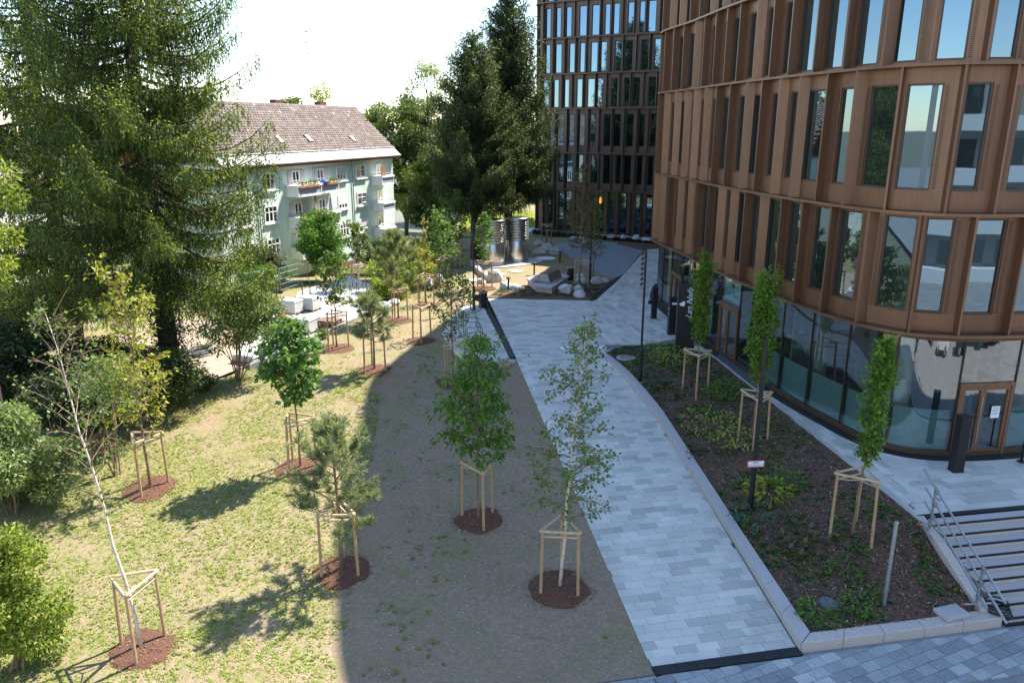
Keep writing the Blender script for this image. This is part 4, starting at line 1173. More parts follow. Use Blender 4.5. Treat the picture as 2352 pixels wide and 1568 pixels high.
def big_tree(name, label, cat, base, h, rx, ry, cb, nclump, br, nleaf, L, leaf, seed, tr=.25, tones=(.1, .9), group=None, bark='bark_dark', W=.6, shape=1.0):
    rg = np.random.default_rng(seed)
    t = thing(name, label, cat, base, group=group)
    zc = h * (cb + (1 - cb) / 2); rz = h * (1 - cb) / 2
    bl = blob_crown(rg, nclump, rx, ry, rz * .92, zc, br, -.9, shape)
    m = MB(); m.tube([(0, 0, -.3), (rg.normal(0, .1), rg.normal(0, .1), h * .4), (rg.normal(0, .2), rg.normal(0, .2), h * .85)], [tr, tr * .7, tr * .15], 8)
    for b in bl[::2]:
        z0 = max(h * .12, b[2] - rz * rg.uniform(.3, .8)); m.tube([(0, 0, z0), (b[0] * .5, b[1] * .5, (z0 + b[2]) / 2 + .1), (b[0], b[1], b[2])], [tr * .28, tr * .16, .012], 4, cap=False)
    part("trunk", m, M[bark], t, smooth=True)
    part("crown", clumps(rg, nleaf, bl, L, L * W, tones), LEAF[leaf], t)
    return t
def shrub(name, label, cat, base, rx, ry, h, nclump, br, nleaf, L, leaf, seed, stems=7, tones=(.1, .9), group=None, cb=.12, flower=None, W=.55):
    rg = np.random.default_rng(seed)
    t = thing(name, label, cat, base, group=group)
    zc = h * (cb + (1 - cb) / 2); rz = h * (1 - cb) / 2
    bl = blob_crown(rg, nclump, rx, ry, rz * .9, zc, br, -.95, .5)
    m = MB()
    for k in range(stems):
        b = bl[k % len(bl)]; f = rg.normal(0, .1, 2)
        m.tube([(f[0], f[1], -.1), (b[0] * .35 + f[0], b[1] * .35 + f[1], b[2] * .5), (b[0], b[1], b[2])], [.03, .022, .008], 5, cap=False)
    part("stems", m, M['bark'], t)
    part("foliage", clumps(rg, nleaf, bl, L, L * W, tones), LEAF[leaf], t)
    if flower: part("blossom", clumps(rg, flower, [b for b in bl if b[2] > zc * .7], .07, .06, (0, 1)), LEAF['lilac'], t)
    return t

def spruce(name, label, base, h, R, prof, z0, whorl, nper, sprig, seed, mat, tr, tip=.72, lean=(0, 0), dens=1.0, hang=.55, bright=.75, group=None):
    """drooping spruce: whorls of sagging limbs turned up at the tip, combs of hanging needle sprays"""
    rg = np.random.default_rng(seed)
    t = thing(name, label, "spruce", base, group=group)
    m = MB(); zs = np.linspace(-.3, h, 10)
    m.tube([(lean[0] * max(0, z) / h, lean[1] * max(0, z) / h, z) for z in zs], tr * (1 - np.clip(zs / h, 0, 1) * .93), 10)
    PA = []; PD = []; PN = []; PL = []; PT = []; PW = []
    z = z0; az0 = 0
    while z < h * .985:
        u = (z - z0) / (h - z0)
        az0 += 1.1
        for k in range(nper):
            az = az0 + 2 * PI * k / nper + rg.normal(0, .22)
            Lb = R * prof(u) * rg.uniform(.62, 1.14)
            if Lb < .15: Lb = .15
            zz = z + rg.normal(0, whorl * .3)
            o = np.array([lean[0] * zz / h, lean[1] * zz / h, zz])
            dh = np.array([math.cos(az), math.sin(az), 0]); sd = np.array([-dh[1], dh[0], 0])
            sag = rg.uniform(.18, .42) * (1 - .75 * u); rise = .55 * u
            bend = rg.normal(0, .12)
            S = np.linspace(0, 1, 7)
            def pt(s): return o + dh * Lb * s + sd * (bend * Lb * s * s) + np.array([0, 0, 1]) * Lb * (rise * s - sag * np.sin(s * 2.35) + .16 * s ** 4)
            pts = np.array([pt(s) for s in S])
            m.tube(pts, np.linspace(.028 * Lb ** .5 + .008, .008, 7), 4, cap=False)
            # side twigs, combed left and right
            nt2 = max(4, int(Lb / .15 * dens))
            for j in range(nt2):
                s = .14 + .86 * (j + rg.random()) / nt2
                p = pt(s)
                tl = min(Lb * .3, .95) * (1 - .55 * s) * rg.uniform(.5, 1.15) + .12
                for sg in (-1, 1):
                    d = dh * .55 + sd * sg * (.85 + rg.normal(0, .2)); d = d / np.linalg.norm(d)
                    ns = max(2, int(tl / .10))
                    q = (np.arange(ns) + .6) / ns
                    tp = p + d * (tl * q)[:, None] - np.array([0, 0, 1]) * (.34 * tl * q ** 1.6)[:, None]
                    PA.append(tp); n = len(tp)
                    young = rg.random(n) < (.3 + .42 * s)
                    dirs = d * .8 + rg.normal(0, .35, (n, 3)) + np.array([0, 0, -1.]) * np.where(young, .05, hang + .6 * rg.random(n))[:, None]
                    PD.append(dirs); PN.append(rg.normal(0, .5, (n, 3)) + np.array([0, 0, .8]))
                    PL.append(sprig * rg.uniform(.6, 1.35, n) * np.where(young, .62, 1.0)); PW.append(sprig * .32 * rg.uniform(.7, 1.3, n))
                    PT.append(np.where(young, rg.uniform(.6, 1.0, n) * bright + .1, rg.uniform(.05, .5, n)))
                    # strands of small sprays hanging straight down
                    hk = rg.random(n) < .5 * (1 - u * .6) * hang / .55
                    if hk.any():
                        c = int(hk.sum()); ms = 5; q0 = np.repeat(tp[hk], ms, 0); ii = np.tile(np.arange(ms), c)
                        fall = np.repeat(rg.uniform(.35, 1.15, c), ms) * (.12 + sprig * 2.6) * (ii + .5) / ms
                        PA.append(q0 - np.array([0, 0, 1.]) * fall[:, None] + rg.normal(0, .02, (c * ms, 3)))
                        PD.append(rg.normal(0, .4, (c * ms, 3)) + np.array([0, 0, -1.])); PN.append(rg.normal(0, 1, (c * ms, 3)))
                        PL.append(sprig * rg.uniform(.7, 1.2, c * ms)); PW.append(sprig * .24 * rg.uniform(.7, 1.2, c * ms)); PT.append(np.clip(np.repeat(rg.uniform(0, .55, c), ms) + rg.normal(0, .1, c * ms), 0, .75))
            # brush on top of the limb: fresh shoots and sunlit tops in the tone
            c = max(3, int(Lb / .045 * dens)); s = rg.uniform(.12, 1.02, c)
            tp = np.array([pt(x) for x in s]) + rg.normal(0, .03, (c, 3))
            PA.append(tp); PD.append(dh * .7 + rg.normal(0, .4, (c, 3)) + np.array([0, 0, .35])); PN.append(rg.normal(0, .5, (c, 3)) + np.array([0, 0, .8]))
            PL.append(sprig * rg.uniform(.5, 1.0, c)); PW.append(sprig * .34 * np.ones(c)); PT.append(rg.uniform(.5, 1.1, c) * bright)
        z += whorl * (1 - .45 * u) * rg.uniform(.8, 1.2)
    part("trunk", m, M['bark_dark'], t, smooth=True)
    lv = MB(); lv.leaves(np.concatenate(PA), np.concatenate(PD), np.concatenate(PN), np.concatenate(PL), np.concatenate(PW), np.clip(np.concatenate(PT), 0, 1), .12)
    part("needles", lv, LEAF[mat], t)
    return t
def pine(name, label, base, h, R, cb, nb, seed, tr=.05, ncl=11, nl=.15, dens=34, up=.5):
    rg = np.random.default_rng(seed); t = thing(name, label, "pine tree", base)
    m = MB(); m.tube([(0, 0, -.05), (.03, .02, h * .4), (-.02, 0, h * .75), (0, .02, h)], [tr, tr * .8, tr * .5, tr * .2], 7)
    PA = []; PD = []; PT = []; TIP = []
    for i in range(nb):
        u = (i + .5) / nb; z = h * (cb + (1 - cb) * u * .95); az = i * 2.4 + rg.normal(0, .3)
        r = R * (math.sin(PI * (.25 + .7 * u)) ** .8) * rg.uniform(.7, 1.15); el = math.radians(12 + 45 * u + rg.normal(0, 8))
        d = np.array([math.cos(az) * math.cos(el), math.sin(az) * math.cos(el), math.sin(el)])
        o = np.array([0, 0, z]); e = o + d * r + np.array([0, 0, .12 * r])
        m.tube([o, o + d * r * .5 - np.array([0, 0, .04]), e], [tr * .4, tr * .25, .008], 5, cap=False)
        for j in range(ncl):
            s = rg.uniform(.35, 1.0); p = o + (e - o) * s
            dd = unit(d * .6 + rg.normal(0, .6, 3) + np.array([0, 0, up])); q = p + dd * rg.uniform(.12, .38) * (.6 + R * .25)
            m.tube([p, q], [.009, .006], 3, cap=False)
            TIP.append((p * .35 + q * .65, dd)); TIP.append((q, dd))
    for k in range(5): TIP.append((np.array([0, 0, h * (1 - .05 * k)]), np.array([0, 0, 1.])))
    for q, dd in TIP:
        n = dens; s = rg.random((n, 1)) * .16
        PA.append(q - dd * s); PD.append(unit(dd * .75 + rg.normal(0, .55, (n, 3)))); PT.append(np.clip(rg.uniform(.1, .8, n) + rg.normal(0, .12), 0, 1))
    P_, D_ = np.concatenate(PA), np.concatenate(PD); n = len(P_)
    lv = MB(); lv.leaves(P_, D_, rg.normal(0, 1, (n, 3)), nl * rg.uniform(.7, 1.2, n), .011 + .035 * nl, np.concatenate(PT))
    part("trunk", m, M['bark'], t, smooth=True); part("needles", lv, LEAF['pine'], t)
    return t

# ------------------------------------------------------------------ tree supports
def supports(phrase, base, rot, rad=.52, h=1.75, sink=.0, chips_n=260, red=True, mr=None, dark=False):
    bx, by, bz = base
    hz = (lambda x, y: bed_h(x, y)) if dark else lawn_h
    mr = mr or random.Random(bx).uniform(.62, .84)
    if not dark:
        m = MB(); n1, n2 = 30, 7; V = []
        rg = np.random.default_rng(int(abs(bx * 100) + abs(by * 10)))
        for j in range(n2 + 1):
            q = j / n2
            for i in range(n1):
                a = 2 * PI * i / n1; r_ = mr * q * (1 + .22 * mnoise.noise((math.cos(a) * 1.4 + bx, math.sin(a) * 1.4 + by, 3)))
                x, y = r_ * math.cos(a), r_ * math.sin(a)
                V.append((x, y, hz(bx + x, by + y) - bz + .085 * (1 - q * q) + .03 * mnoise.noise((x * 5 + bx, y * 5, 1)) * (1 - q) - .012 * (q > .99)))
        F = [(j * n1 + i, j * n1 + (i + 1) % n1, (j + 1) * n1 + (i + 1) % n1, (j + 1) * n1 + i) for j in range(n2) for i in range(n1)]
        m.add(V, F)
        mu = solo("mulch_mound", m, M['bark_mulch_red'], "bark mulch mound under the " + phrase, "mulch", base, group="bark mulch round the staked trees", smooth=True)
        q = np.sqrt(rg.random(chips_n)) * mr * 1.2; a = rg.uniform(0, 2 * PI, chips_n)
        P_ = np.stack([q * np.cos(a), q * np.sin(a), np.zeros(chips_n)], -1)
        P_[:, 2] = [hz(bx + x, by + y) - bz + .085 * max(0, 1 - (math.hypot(x, y) / mr) ** 2) + .015 for x, y in P_[:, :2]]
        part("bark_chips", chips(P_, None, rg.uniform(.04, .09, chips_n), rg.random(chips_n)), M['chip_red'], mu, stuff=True)
    t = thing("tree_stakes", "wooden stakes supporting the " + phrase, "tree stakes", base, group="wooden stakes round the young trees")
    rr = random.Random(bx * 7 + by)
    tops = []
    for k in range(3):
        a = math.radians(rot + 120 * k + rr.uniform(-6, 6)); x, y = rad * math.cos(a), rad * math.sin(a)
        x2, y2 = x * .93 + rr.uniform(-.02, .02), y * .93 + rr.uniform(-.02, .02)
        zb = hz(bx + x, by + y) - bz
        m = MB(); m.tube([(x, y, zb - .05), ((x + x2) / 2, (y + y2) / 2, h / 2), (x2, y2, h + rr.uniform(-.02, .03))], [.04, .038, .036], 8)
        part("stake", m, M['stake'], t, smooth=False); tops.append((x2, y2))
    for k in range(3):
        a, b = tops[k], tops[(k + 1) % 3]
        m = MB(); z = h - .05; d = unit(np.array([b[0] - a[0], b[1] - a[1]])); nn = np.array([d[1], -d[0]]) * .042
        ext = d * .06
        m.tube([(a[0] - ext[0] + nn[0], a[1] - ext[1] + nn[1], z), (b[0] + ext[0] + nn[0], b[1] + ext[1] + nn[1], z + rr.uniform(-.02, .02))], .032, 6)
        part("rail", m, M['rail'], t)
        if k < 2:
            m = MB(); m.tube([(a[0], a[1], z - .16), (b[0], b[1], z - .16)], .026, 6); part("lower_rail", m, M['rail'], t)
    m = MB()
    for a in tops: m.tube([(a[0], a[1], h - .2), (a[0] * .5 + .03, a[1] * .5, h - .22), (0.0, 0, h - .2)], .014, 5)
    part("strap", m, M['rail'], t)

def spot(x, y, dz=0): return (x, y, lawn_h(x, y) + dz)
def bspot(x, y): return (x, y, bed_h(x, y))
TREES = [
 # phrase, rot, builder
 ("yellow green seeding maple on the left", -95, spot(-10.96, 21.0), dict(h=6.7, R=1.25, cb=.26, prof=P_pyr, nb=52, leaf='yellow', L=.16, W=.075, per_m=13, seed=11, elev=48, extra=('seed', .45, .55), tones=(.0, .9))),
 ("leaning white barked birch at bottom left", 165, spot(-8.09, 14.19), dict(h=7.6, R=.95, cb=.40, prof=P_spind, nb=40, leaf='birch', L=.085, W=.065, per_m=8, seed=12, bark='birch', tr=.043, elev=48, lean=(-1.25, .6), ntw=5, spread=.07)),
 ("round crowned maple on the sunny lawn", -110, spot(-6.73, 22.21), dict(h=4.85, R=.98, cb=.42, prof=P_round, nb=60, leaf='maple', L=.17, W=.15, per_m=17, seed=13, elev=42, tr=.04, ntw=6)),
 ("lime sapling beside the pallets of the lot", -120, spot(-7.99, 33.46), dict(h=4.4, R=.82, cb=.42, prof=P_round, nb=40, leaf='fresh', L=.14, W=.11, per_m=18, seed=14, elev=48)),
 ("almost leafless sapling on the sunny slope", -90, spot(-4.3, 34.78), dict(h=4.3, R=.45, cb=.4, prof=P_cone, nb=16, leaf='yellow', L=.09, W=.05, per_m=7, seed=15, elev=55, tr=.035)),
 ("open crowned oak at the edge of the building shadow", -125, spot(-2.39, 29.19), dict(h=5.1, R=.92, cb=.34, prof=P_spind, nb=40, leaf='birch', L=.13, W=.085, per_m=15, seed=16, elev=50, tones=(0, .6))),
 ("bright green pyramidal chestnut in the shade", -78, spot(-.93, 19.23), dict(h=5.45, R=1.25, cb=.36, prof=P_pyr, nb=70, leaf='chestnut', L=.19, W=.075, per_m=20, seed=17, elev=26, droop=.5, curl=.06, tr=.045, ntw=6)),
 ("airy birch beside the paved path", 205, spot(1.16, 16.27), dict(h=6.8, R=1.22, cb=.27, prof=P_pyr, nb=62, leaf='birch', L=.088, W=.075, per_m=21, seed=18, bark='birch', tr=.045, elev=40, lean=(.5, .1), droop=.3, curl=.3, spread=.06)),
 ("tall leafy hornbeam left of the brown trunked spruce", -100, spot(-4.62, 47.81), dict(h=4.6, R=1.35, cb=.22, prof=P_pyr, nb=56, leaf='maple', L=.15, W=.11, per_m=18, seed=19, elev=48)),
 ("hornbeam growing just before the brown trunked spruce", -60, spot(-3.97, 54.54), dict(h=5.5, R=1.15, cb=.34, prof=P_pyr, nb=50, leaf='maple', L=.17, W=.13, per_m=16, seed=20, elev=48)),
 ("maple sapling in front of the steel towers", -100, spot(-1.75, 46.86), dict(h=4.7, R=.58, cb=.38, prof=P_spind, nb=36, leaf='maple', L=.16, W=.14, per_m=19, seed=21, elev=48)),
 ("tall brownish leaved tree standing beside the concrete bench", -140, spot(4.28, 47.13), dict(h=7.6, R=1.4, cb=.28, prof=P_pyr, nb=74, leaf='dry', L=.10, W=.075, per_m=22, seed=22, elev=42, tr=.055)),
 ("thin sapling in front of the far bronze building", -90, spot(2.95, 65.03), dict(h=5.0, R=.55, cb=.4, prof=P_cone, nb=26, leaf='dry', L=.10, W=.06, per_m=11, seed=23, elev=60)),
 ("young tree with whitened trunk by the house footpath", -80, spot(-9.9, 48.6), dict(h=4.3, R=.85, cb=.46, prof=P_round, nb=44, leaf='fresh', L=.15, W=.12, per_m=22, seed=24, elev=45, bark='birch')),
]
cats = {1: ("birch_tree", "birch"), 7: ("birch_tree", "birch")}
for i, (ph, rot, base, kw) in enumerate(TREES):
    nm, ct = cats.get(i, ("young_tree", "tree"))
    young_tree(nm, ph, ct, base, **kw)
    supports(ph, base, rot)
COLS = [("column hornbeam beside the black totem sign", bspot(7.04, 27.6), -105, dict(h=5.5, R=.31, seed=31)),
        ("column hornbeam behind the lamp post with the red framed sign", bspot(7.9, 23.2), -110, dict(h=5.6, R=.38, seed=32)),
        ("column hornbeam nearest to the scaffold handrail", bspot(8.79, 17.6), -60, dict(h=5.35, R=.28, seed=33, lean=(.32, .1)))]
for ph, base, rot, kw in COLS:
    young_tree("columnar_hornbeam", ph, "hornbeam", base, cb=.36, prof=P_col, nb=92, leaf='column', L=.105, W=.07, per_m=40, elev=58, curl=.15, tr=.036, ntw=7, spread=.045, tones=(0, 1), **kw)
    supports(ph, base, rot, dark=True, rad=.55)
# a second, smaller tree by the lamp in the court
young_tree("young_tree", "slim green tree leaning over the court lamp post", "tree", spot(5.3, 48.9), 5.2, 1.0, .3, P_pyr, 40, 'birch', .12, .09, 16, 41, elev=48)

# pines
pine("pine_tree", "large grey green pine with a staked trunk on the lower lawn", spot(-4.3, 16.96), 3.75, 1.38, .30, 30, 51, .055, 12, .15, 26, .65)
supports("large grey green pine on the lower lawn", spot(-4.3, 16.96), 215)
pine("pine_tree", "small bushy pine standing where the building shadow begins", spot(-5.81, 30.61), 3.0, 1.15, .4, 24, 52, .05, 10, .17, 24, .2)
supports("small bushy pine where the shadow begins", spot(-5.81, 30.61), -130)
pine("pine_tree", "feathery pine in front of the yellow green shrubs", spot(-5.96, 38.74), 4.3, 1.5, .34, 30, 53, .045, 12, .19, 26, .7)
supports("feathery pine in front of the yellow green shrubs", spot(-5.96, 38.74), -120)
# empty supports further up the slope
supports("bare young stem between the pine and the hornbeam", spot(-4.9, 42.4), 100)
young_tree("young_tree", "bare young stem between the pine and the hornbeam", "tree", spot(-4.9, 42.4), 5.1, .6, .35, P_cone, 22, 'gold', .13, .07, 8, 55, elev=50)

# ------------------------------------------------------------------ conifers
PR = lambda u: min(1, .8 + .9 * u) * (1 - u) ** .72
spruce("spruce_tree", "huge drooping spruce with an ivy covered trunk on the left", (-13.7, 29.2, -.5), 25, 5.7, PR, 5.1, .66, 8, .15, 61, 'spruce', .40, dens=1.25)
spruce("spruce_tree", "dark old spruce at the left edge behind the huge one", (-19.3, 32.5, -.5), 24, 5.0, PR, 3.4, .8, 7, .17, 62, 'spruce', .36, dens=.95, bright=.7)
PR2 = lambda u: min(1, .78 + .9 * u) * (1 - u) ** .62
spruce("spruce_tree", "dense dark spruce with reddish brown trunk behind the steel towers", (-2.75, 57.3, -.2), 16.4, 4.6, PR2, 5.0, .45, 9, .2, 63, 'spruce2', .42, dens=1.35, bright=.85, hang=.3)
spruce("spruce_tree", "taller dark spruce touching the far bronze building", (-.3, 61.0, -.2), 20.5, 4.4, PR2, 5.6, .5, 9, .22, 64, 'spruce2', .40, dens=1.25, bright=.7, hang=.35)
# ivy on the big trunk
rg = np.random.default_rng(5); n = 2600; a = rg.uniform(0, 2 * PI, n); z = rg.uniform(0, 5.0, n) ** 1.0; r_ = .43 + rg.random(n) * .16
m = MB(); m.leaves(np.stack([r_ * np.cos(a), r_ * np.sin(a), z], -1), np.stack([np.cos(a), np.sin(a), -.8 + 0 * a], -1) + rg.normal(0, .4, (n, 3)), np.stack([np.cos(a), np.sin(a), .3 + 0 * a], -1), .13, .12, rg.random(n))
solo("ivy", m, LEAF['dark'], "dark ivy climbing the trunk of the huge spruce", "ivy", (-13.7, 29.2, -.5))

# ------------------------------------------------------------------ big deciduous trees behind
big_tree("lime_tree", "broad green lime tree right behind the apartment house end", "tree", (-11.9, 86, -2.6), 15.6, 3.7, 3.6, .05, 60, 1.05, 26000, .26, 'far', 71)
big_tree("willow_tree", "tall grey green willow rising between house and spruces", "tree", (-9.6, 90, -2.6), 20.4, 4.2, 3.8, .1, 95, 1.1, 32000, .24, 'grey', 72, tones=(.1, .95))
big_tree("lime_tree", "rounded green tree leaning against the house gable", "tree", (-15.6, 88, -2.6), 15.8, 3.0, 3.0, .1, 40, .95, 16000, .26, 'far', 73)
big_tree("broadleaf_tree", "low dark tree filling the gap left of the spruce trunk", "tree", (-7.4, 68, -1.4), 9.4, 2.0, 2.0, .0, 40, .8, 16000, .22, 'far', 74, tones=(0, .6))
big_tree("broadleaf_tree", "yellow green tree crown showing above the house roof by the antenna", "tree", (-21.2, 88, -1), 15.0, 2.7, 2.7, .1, 40, 1.0, 12000, .3, 'weed', 75)
big_tree("broadleaf_tree", "pointed dark green tree top above the left house chimney", "tree", (-24.2, 86, -1), 15.2, 1.8, 1.8, .2, 30, .9, 9000, .3, 'far', 76, tones=(0, .6))
big_tree("broadleaf_tree", "green tree crown left of the left chimney", "tree", (-27, 88, -1), 14.6, 3.2, 3.0, .2, 36, 1.1, 9000, .3, 'far', 77)
big_tree("broadleaf_tree", "round tree at the right behind the house ridge", "tree", (-16.5, 92, -1), 13.6, 2.4, 2.4, .1, 30, 1.0, 8000, .3, 'far', 78)
big_tree("broadleaf_tree", "sunlit tree behind the neighbour house at the left", "tree", (-30, 60, -1), 14, 5, 5, .1, 60, 1.5, 20000, .34, 'far', 79)
big_tree("broadleaf_tree", "tree beyond the street gap between spruces and far building", "tree", (1.5, 104, -1), 9, 4, 3, .05, 40, 1.3, 10000, .34, 'far', 80)
big_tree("broadleaf_tree", "far tree row behind the spruce trunks", "tree", (-6.5, 100, -1), 13, 5, 3, .05, 50, 1.4, 12000, .36, 'far', 81)
big_tree("robinia", "golden leaved robinia branch reaching in at the left edge", "tree", (-14.7, 20.3, -.8), 10.8, 1.75, 1.4, .52, 34, .42, 8000, .14, 'lemon', 82, W=.42)

# ------------------------------------------------------------------ shrubs
shrub("shrub", "large light green shrub with several bare stems below the spruce", "shrub", spot(-11.2, 29.6), 1.9, 1.6, 4.2, 46, .5, 15000, .12, 'elder', 91, 12, cb=.22)
shrub("shrub", "bright yellow green bush below the house balconies", "shrub", (-13.6, 53.6, -.6), 2.0, 1.8, 4.9, 46, .62, 17000, .17, 'chestnut', 92)
shrub("shrub", "dusky purple brown bush left of the bright bush", "shrub", (-17.4, 52.2, -.8), 1.7, 1.4, 2.9, 34, .5, 9000, .14, 'purple', 93)
shrub("shrub", "green bush in front of the bright bush", "shrub", (-13.1, 52.6, -.6), 1.4, 1.1, 2.6, 24, .42, 6000, .14, 'maple', 94)
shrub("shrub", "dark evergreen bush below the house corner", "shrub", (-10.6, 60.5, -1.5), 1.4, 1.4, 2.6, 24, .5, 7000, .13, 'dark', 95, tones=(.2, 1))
shrub("shrub", "round pale bush next to the corner balcony", "shrub", (-10.2, 67, -2.3), .75, .7, 1.9, 14, .3, 3000, .12, 'weed', 96)
shrub("shrub", "low hedge behind the site fence", "hedge", (-16.3, 49.6, -.6), 1.9, 1.0, 1.5, 34, .42, 10000, .13, 'chestnut', 97, cb=0)
shrub("shrub", "sunlit yellow bush beside the pale lot", "shrub", spot(-7.6, 44.2), 1.35, 1.1, 2.0, 30, .42, 10000, .13, 'lemon', 98, tones=(.3, 1), cb=0)
shrub("shrub", "mid green shrub group behind the feathery pine", "shrub", spot(-7.2, 47.2), 1.9, 1.5, 3.0, 40, .5, 13000, .14, 'weed', 99, cb=0)
shrub("shrub", "golden leaved bush behind the saplings", "shrub", spot(-5.9, 50.6), 1.4, 1.2, 3.0, 30, .42, 8500, .13, 'gold', 100, cb=0)
shrub("shrub", "green shrub along the foot of the shaded lawn behind", "shrub", (-7.6, 58.5, -1.2), 1.8, 1.5, 2.3, 26, .5, 7000, .14, 'far', 101, tones=(0, .6))
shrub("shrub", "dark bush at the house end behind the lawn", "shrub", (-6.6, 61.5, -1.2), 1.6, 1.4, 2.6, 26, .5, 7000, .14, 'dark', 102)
shrub("shrub", "grey green elder bush at the left edge of the lawn", "shrub", spot(-14.3, 19.6), 1.75, 1.6, 3.3, 60, .45, 27000, .12, 'elder', 103, tones=(.3, 1), cb=.0)
shrub("shrub", "yellow tipped leafy shrub in the bottom left corner", "shrub", spot(-10.5, 13.55), 1.25, 1.1, 3.6, 56, .36, 17000, .10, 'lemon', 104, tones=(0, 1), cb=.0)
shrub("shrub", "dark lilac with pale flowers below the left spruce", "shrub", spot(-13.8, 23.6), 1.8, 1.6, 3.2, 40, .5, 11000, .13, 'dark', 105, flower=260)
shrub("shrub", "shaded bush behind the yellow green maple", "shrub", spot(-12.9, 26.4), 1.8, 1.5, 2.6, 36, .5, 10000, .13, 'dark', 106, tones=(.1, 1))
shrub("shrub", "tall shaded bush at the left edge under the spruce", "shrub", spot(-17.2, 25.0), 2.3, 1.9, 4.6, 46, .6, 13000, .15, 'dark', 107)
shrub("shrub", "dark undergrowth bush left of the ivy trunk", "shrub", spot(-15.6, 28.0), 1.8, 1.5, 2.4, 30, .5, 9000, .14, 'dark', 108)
shrub("shrub", "sparse light stemmed shrub behind the leaning birch", "shrub", spot(-12.4, 21.9), 1.0, .9, 4.4, 34, .3, 4200, .11, 'elder', 109, tones=(.1, .9), cb=.3)
shrub("shrub", "low green bush at the spruce foot beside the large shrub", "shrub", spot(-12.6, 28.4), .9, .7, .8, 14, .28, 2600, .11, 'dark', 110)
shrub("shrub", "hedge behind the left spruces", "hedge", (-24, 38, -.6), 3.5, 2.0, 3.2, 50, .7, 13000, .2, 'far', 111)
shrub("shrub", "small weedy bush growing at the concrete lot edging", "shrub", spot(-9.1, 35.2), .35, .3, .5, 8, .15, 700, .09, 'elder', 112)

# ------------------------------------------------------------------ low planting and weeds
def rosette(P, k, L, W, rg, tones, up=.55):
    """little plants: k leaves fanning out from each point"""
    n = len(P); Pi = np.repeat(P, k, 0); a = rg.uniform(0, 2 * PI, n * k)
    el = rg.uniform(.05, 1, n * k) * up
    D = np.stack([np.cos(a), np.sin(a), el], -1); N = np.stack([-np.cos(a) * el, -np.sin(a) * el, np.ones(n * k)], -1) + rg.normal(0, .25, (n * k, 3))
    sc_ = np.repeat(rg.uniform(.6, 1.4, n), k)
    m = MB(); m.leaves(Pi + rg.normal(0, .02, (n * k, 3)) * np.array([1, 1, .3]), D, N, L * sc_ * rg.uniform(.6, 1.1, n * k), W * sc_, np.clip(np.repeat(rg.uniform(*tones, n), k) + rg.normal(0, .1, n * k), 0, 1), .12)
    return m
rg = np.random.default_rng(77)
def lawn_points(n, x0, x1, y0, y1, thr, sc_=.7, sun_only=False):
    out = []
    while len(out) < n:
        x, y = rg.uniform(x0, x1), rg.uniform(y0, y1)
        if x > path_l(min(y, 43.9)) - .15 or (sun_only and x > -3.6 - .1 * (y - 13) - (y > 31) * 0 and y < 32) or x < lot_x(y) + .2 and y > 29.5: continue
        v = mnoise.noise((x * sc_, y * sc_, 9)) + .5 * mnoise.noise((x * sc_ * 2.7, y * sc_ * 2.7, 3)) + (.22 if x < -6 and y < 24 else 0) - .035 * max(0, x + 3.5) * 2
        if v < thr + rg.normal(0, .12): continue
        out.append((x, y, lawn_h(x, y) + .005))
    return np.array(out)
struct("lawn_weeds", rosette(lawn_points(16000, -13.5, -1, 12.5, 31, -.2, .7, True), 6, .05, .027, rg, (.1, .9), .7), LEAF['weed'], "stuff")
struct("lawn_weeds", rosette(lawn_points(900, -7.5, 2.4, 12.5, 44, .12), 7, .07, .036, rg, (0, .3), .7), LEAF['weed'], "stuff")
struct("young_grass", rosette(lawn_points(30000, -14, -1, 12.5, 50, -.2, 1.1, True), 4, .05, .009, rg, (.2, .9), 2.2), LEAF['weed'], "stuff")
def pebbles(P, s, mat, name):
    n = len(P); base = np.array([(1, 0, 0), (-.5, .87, 0), (-.5, -.87, 0), (0, 0, .7)]); 
    R = rg.uniform(0, 2 * PI, n); c, s_ = np.cos(R), np.sin(R)
    V = np.einsum('ij,nj->nij', np.ones((4, 1)), np.zeros((n, 1))).repeat(3, -1) if False else np.stack([np.stack([b[0] * c - b[1] * s_, b[0] * s_ + b[1] * c, np.full(n, b[2])], -1) for b in base], 1)
    V = V * s[:, None, None] + P[:, None, :]
    F = (np.arange(n)[:, None, None] * 4 + np.array([(0, 1, 3), (1, 2, 3), (2, 0, 3)])).reshape(-1, 3)
    m = MB(); m.add(V.reshape(-1, 3), F, np.repeat(rg.random(n), 3)); struct(name, m, mat, "stuff")
pebbles(lawn_points(7000, -12, 2.8, 12.5, 40, -.35), rg.uniform(.008, .028, 7000), tonal("pale_pebble", [(0, (.16, .14, .12)), (.6, (.30, .28, .25)), (1, (.5, .48, .45))], .9, None, False), "pebbles")
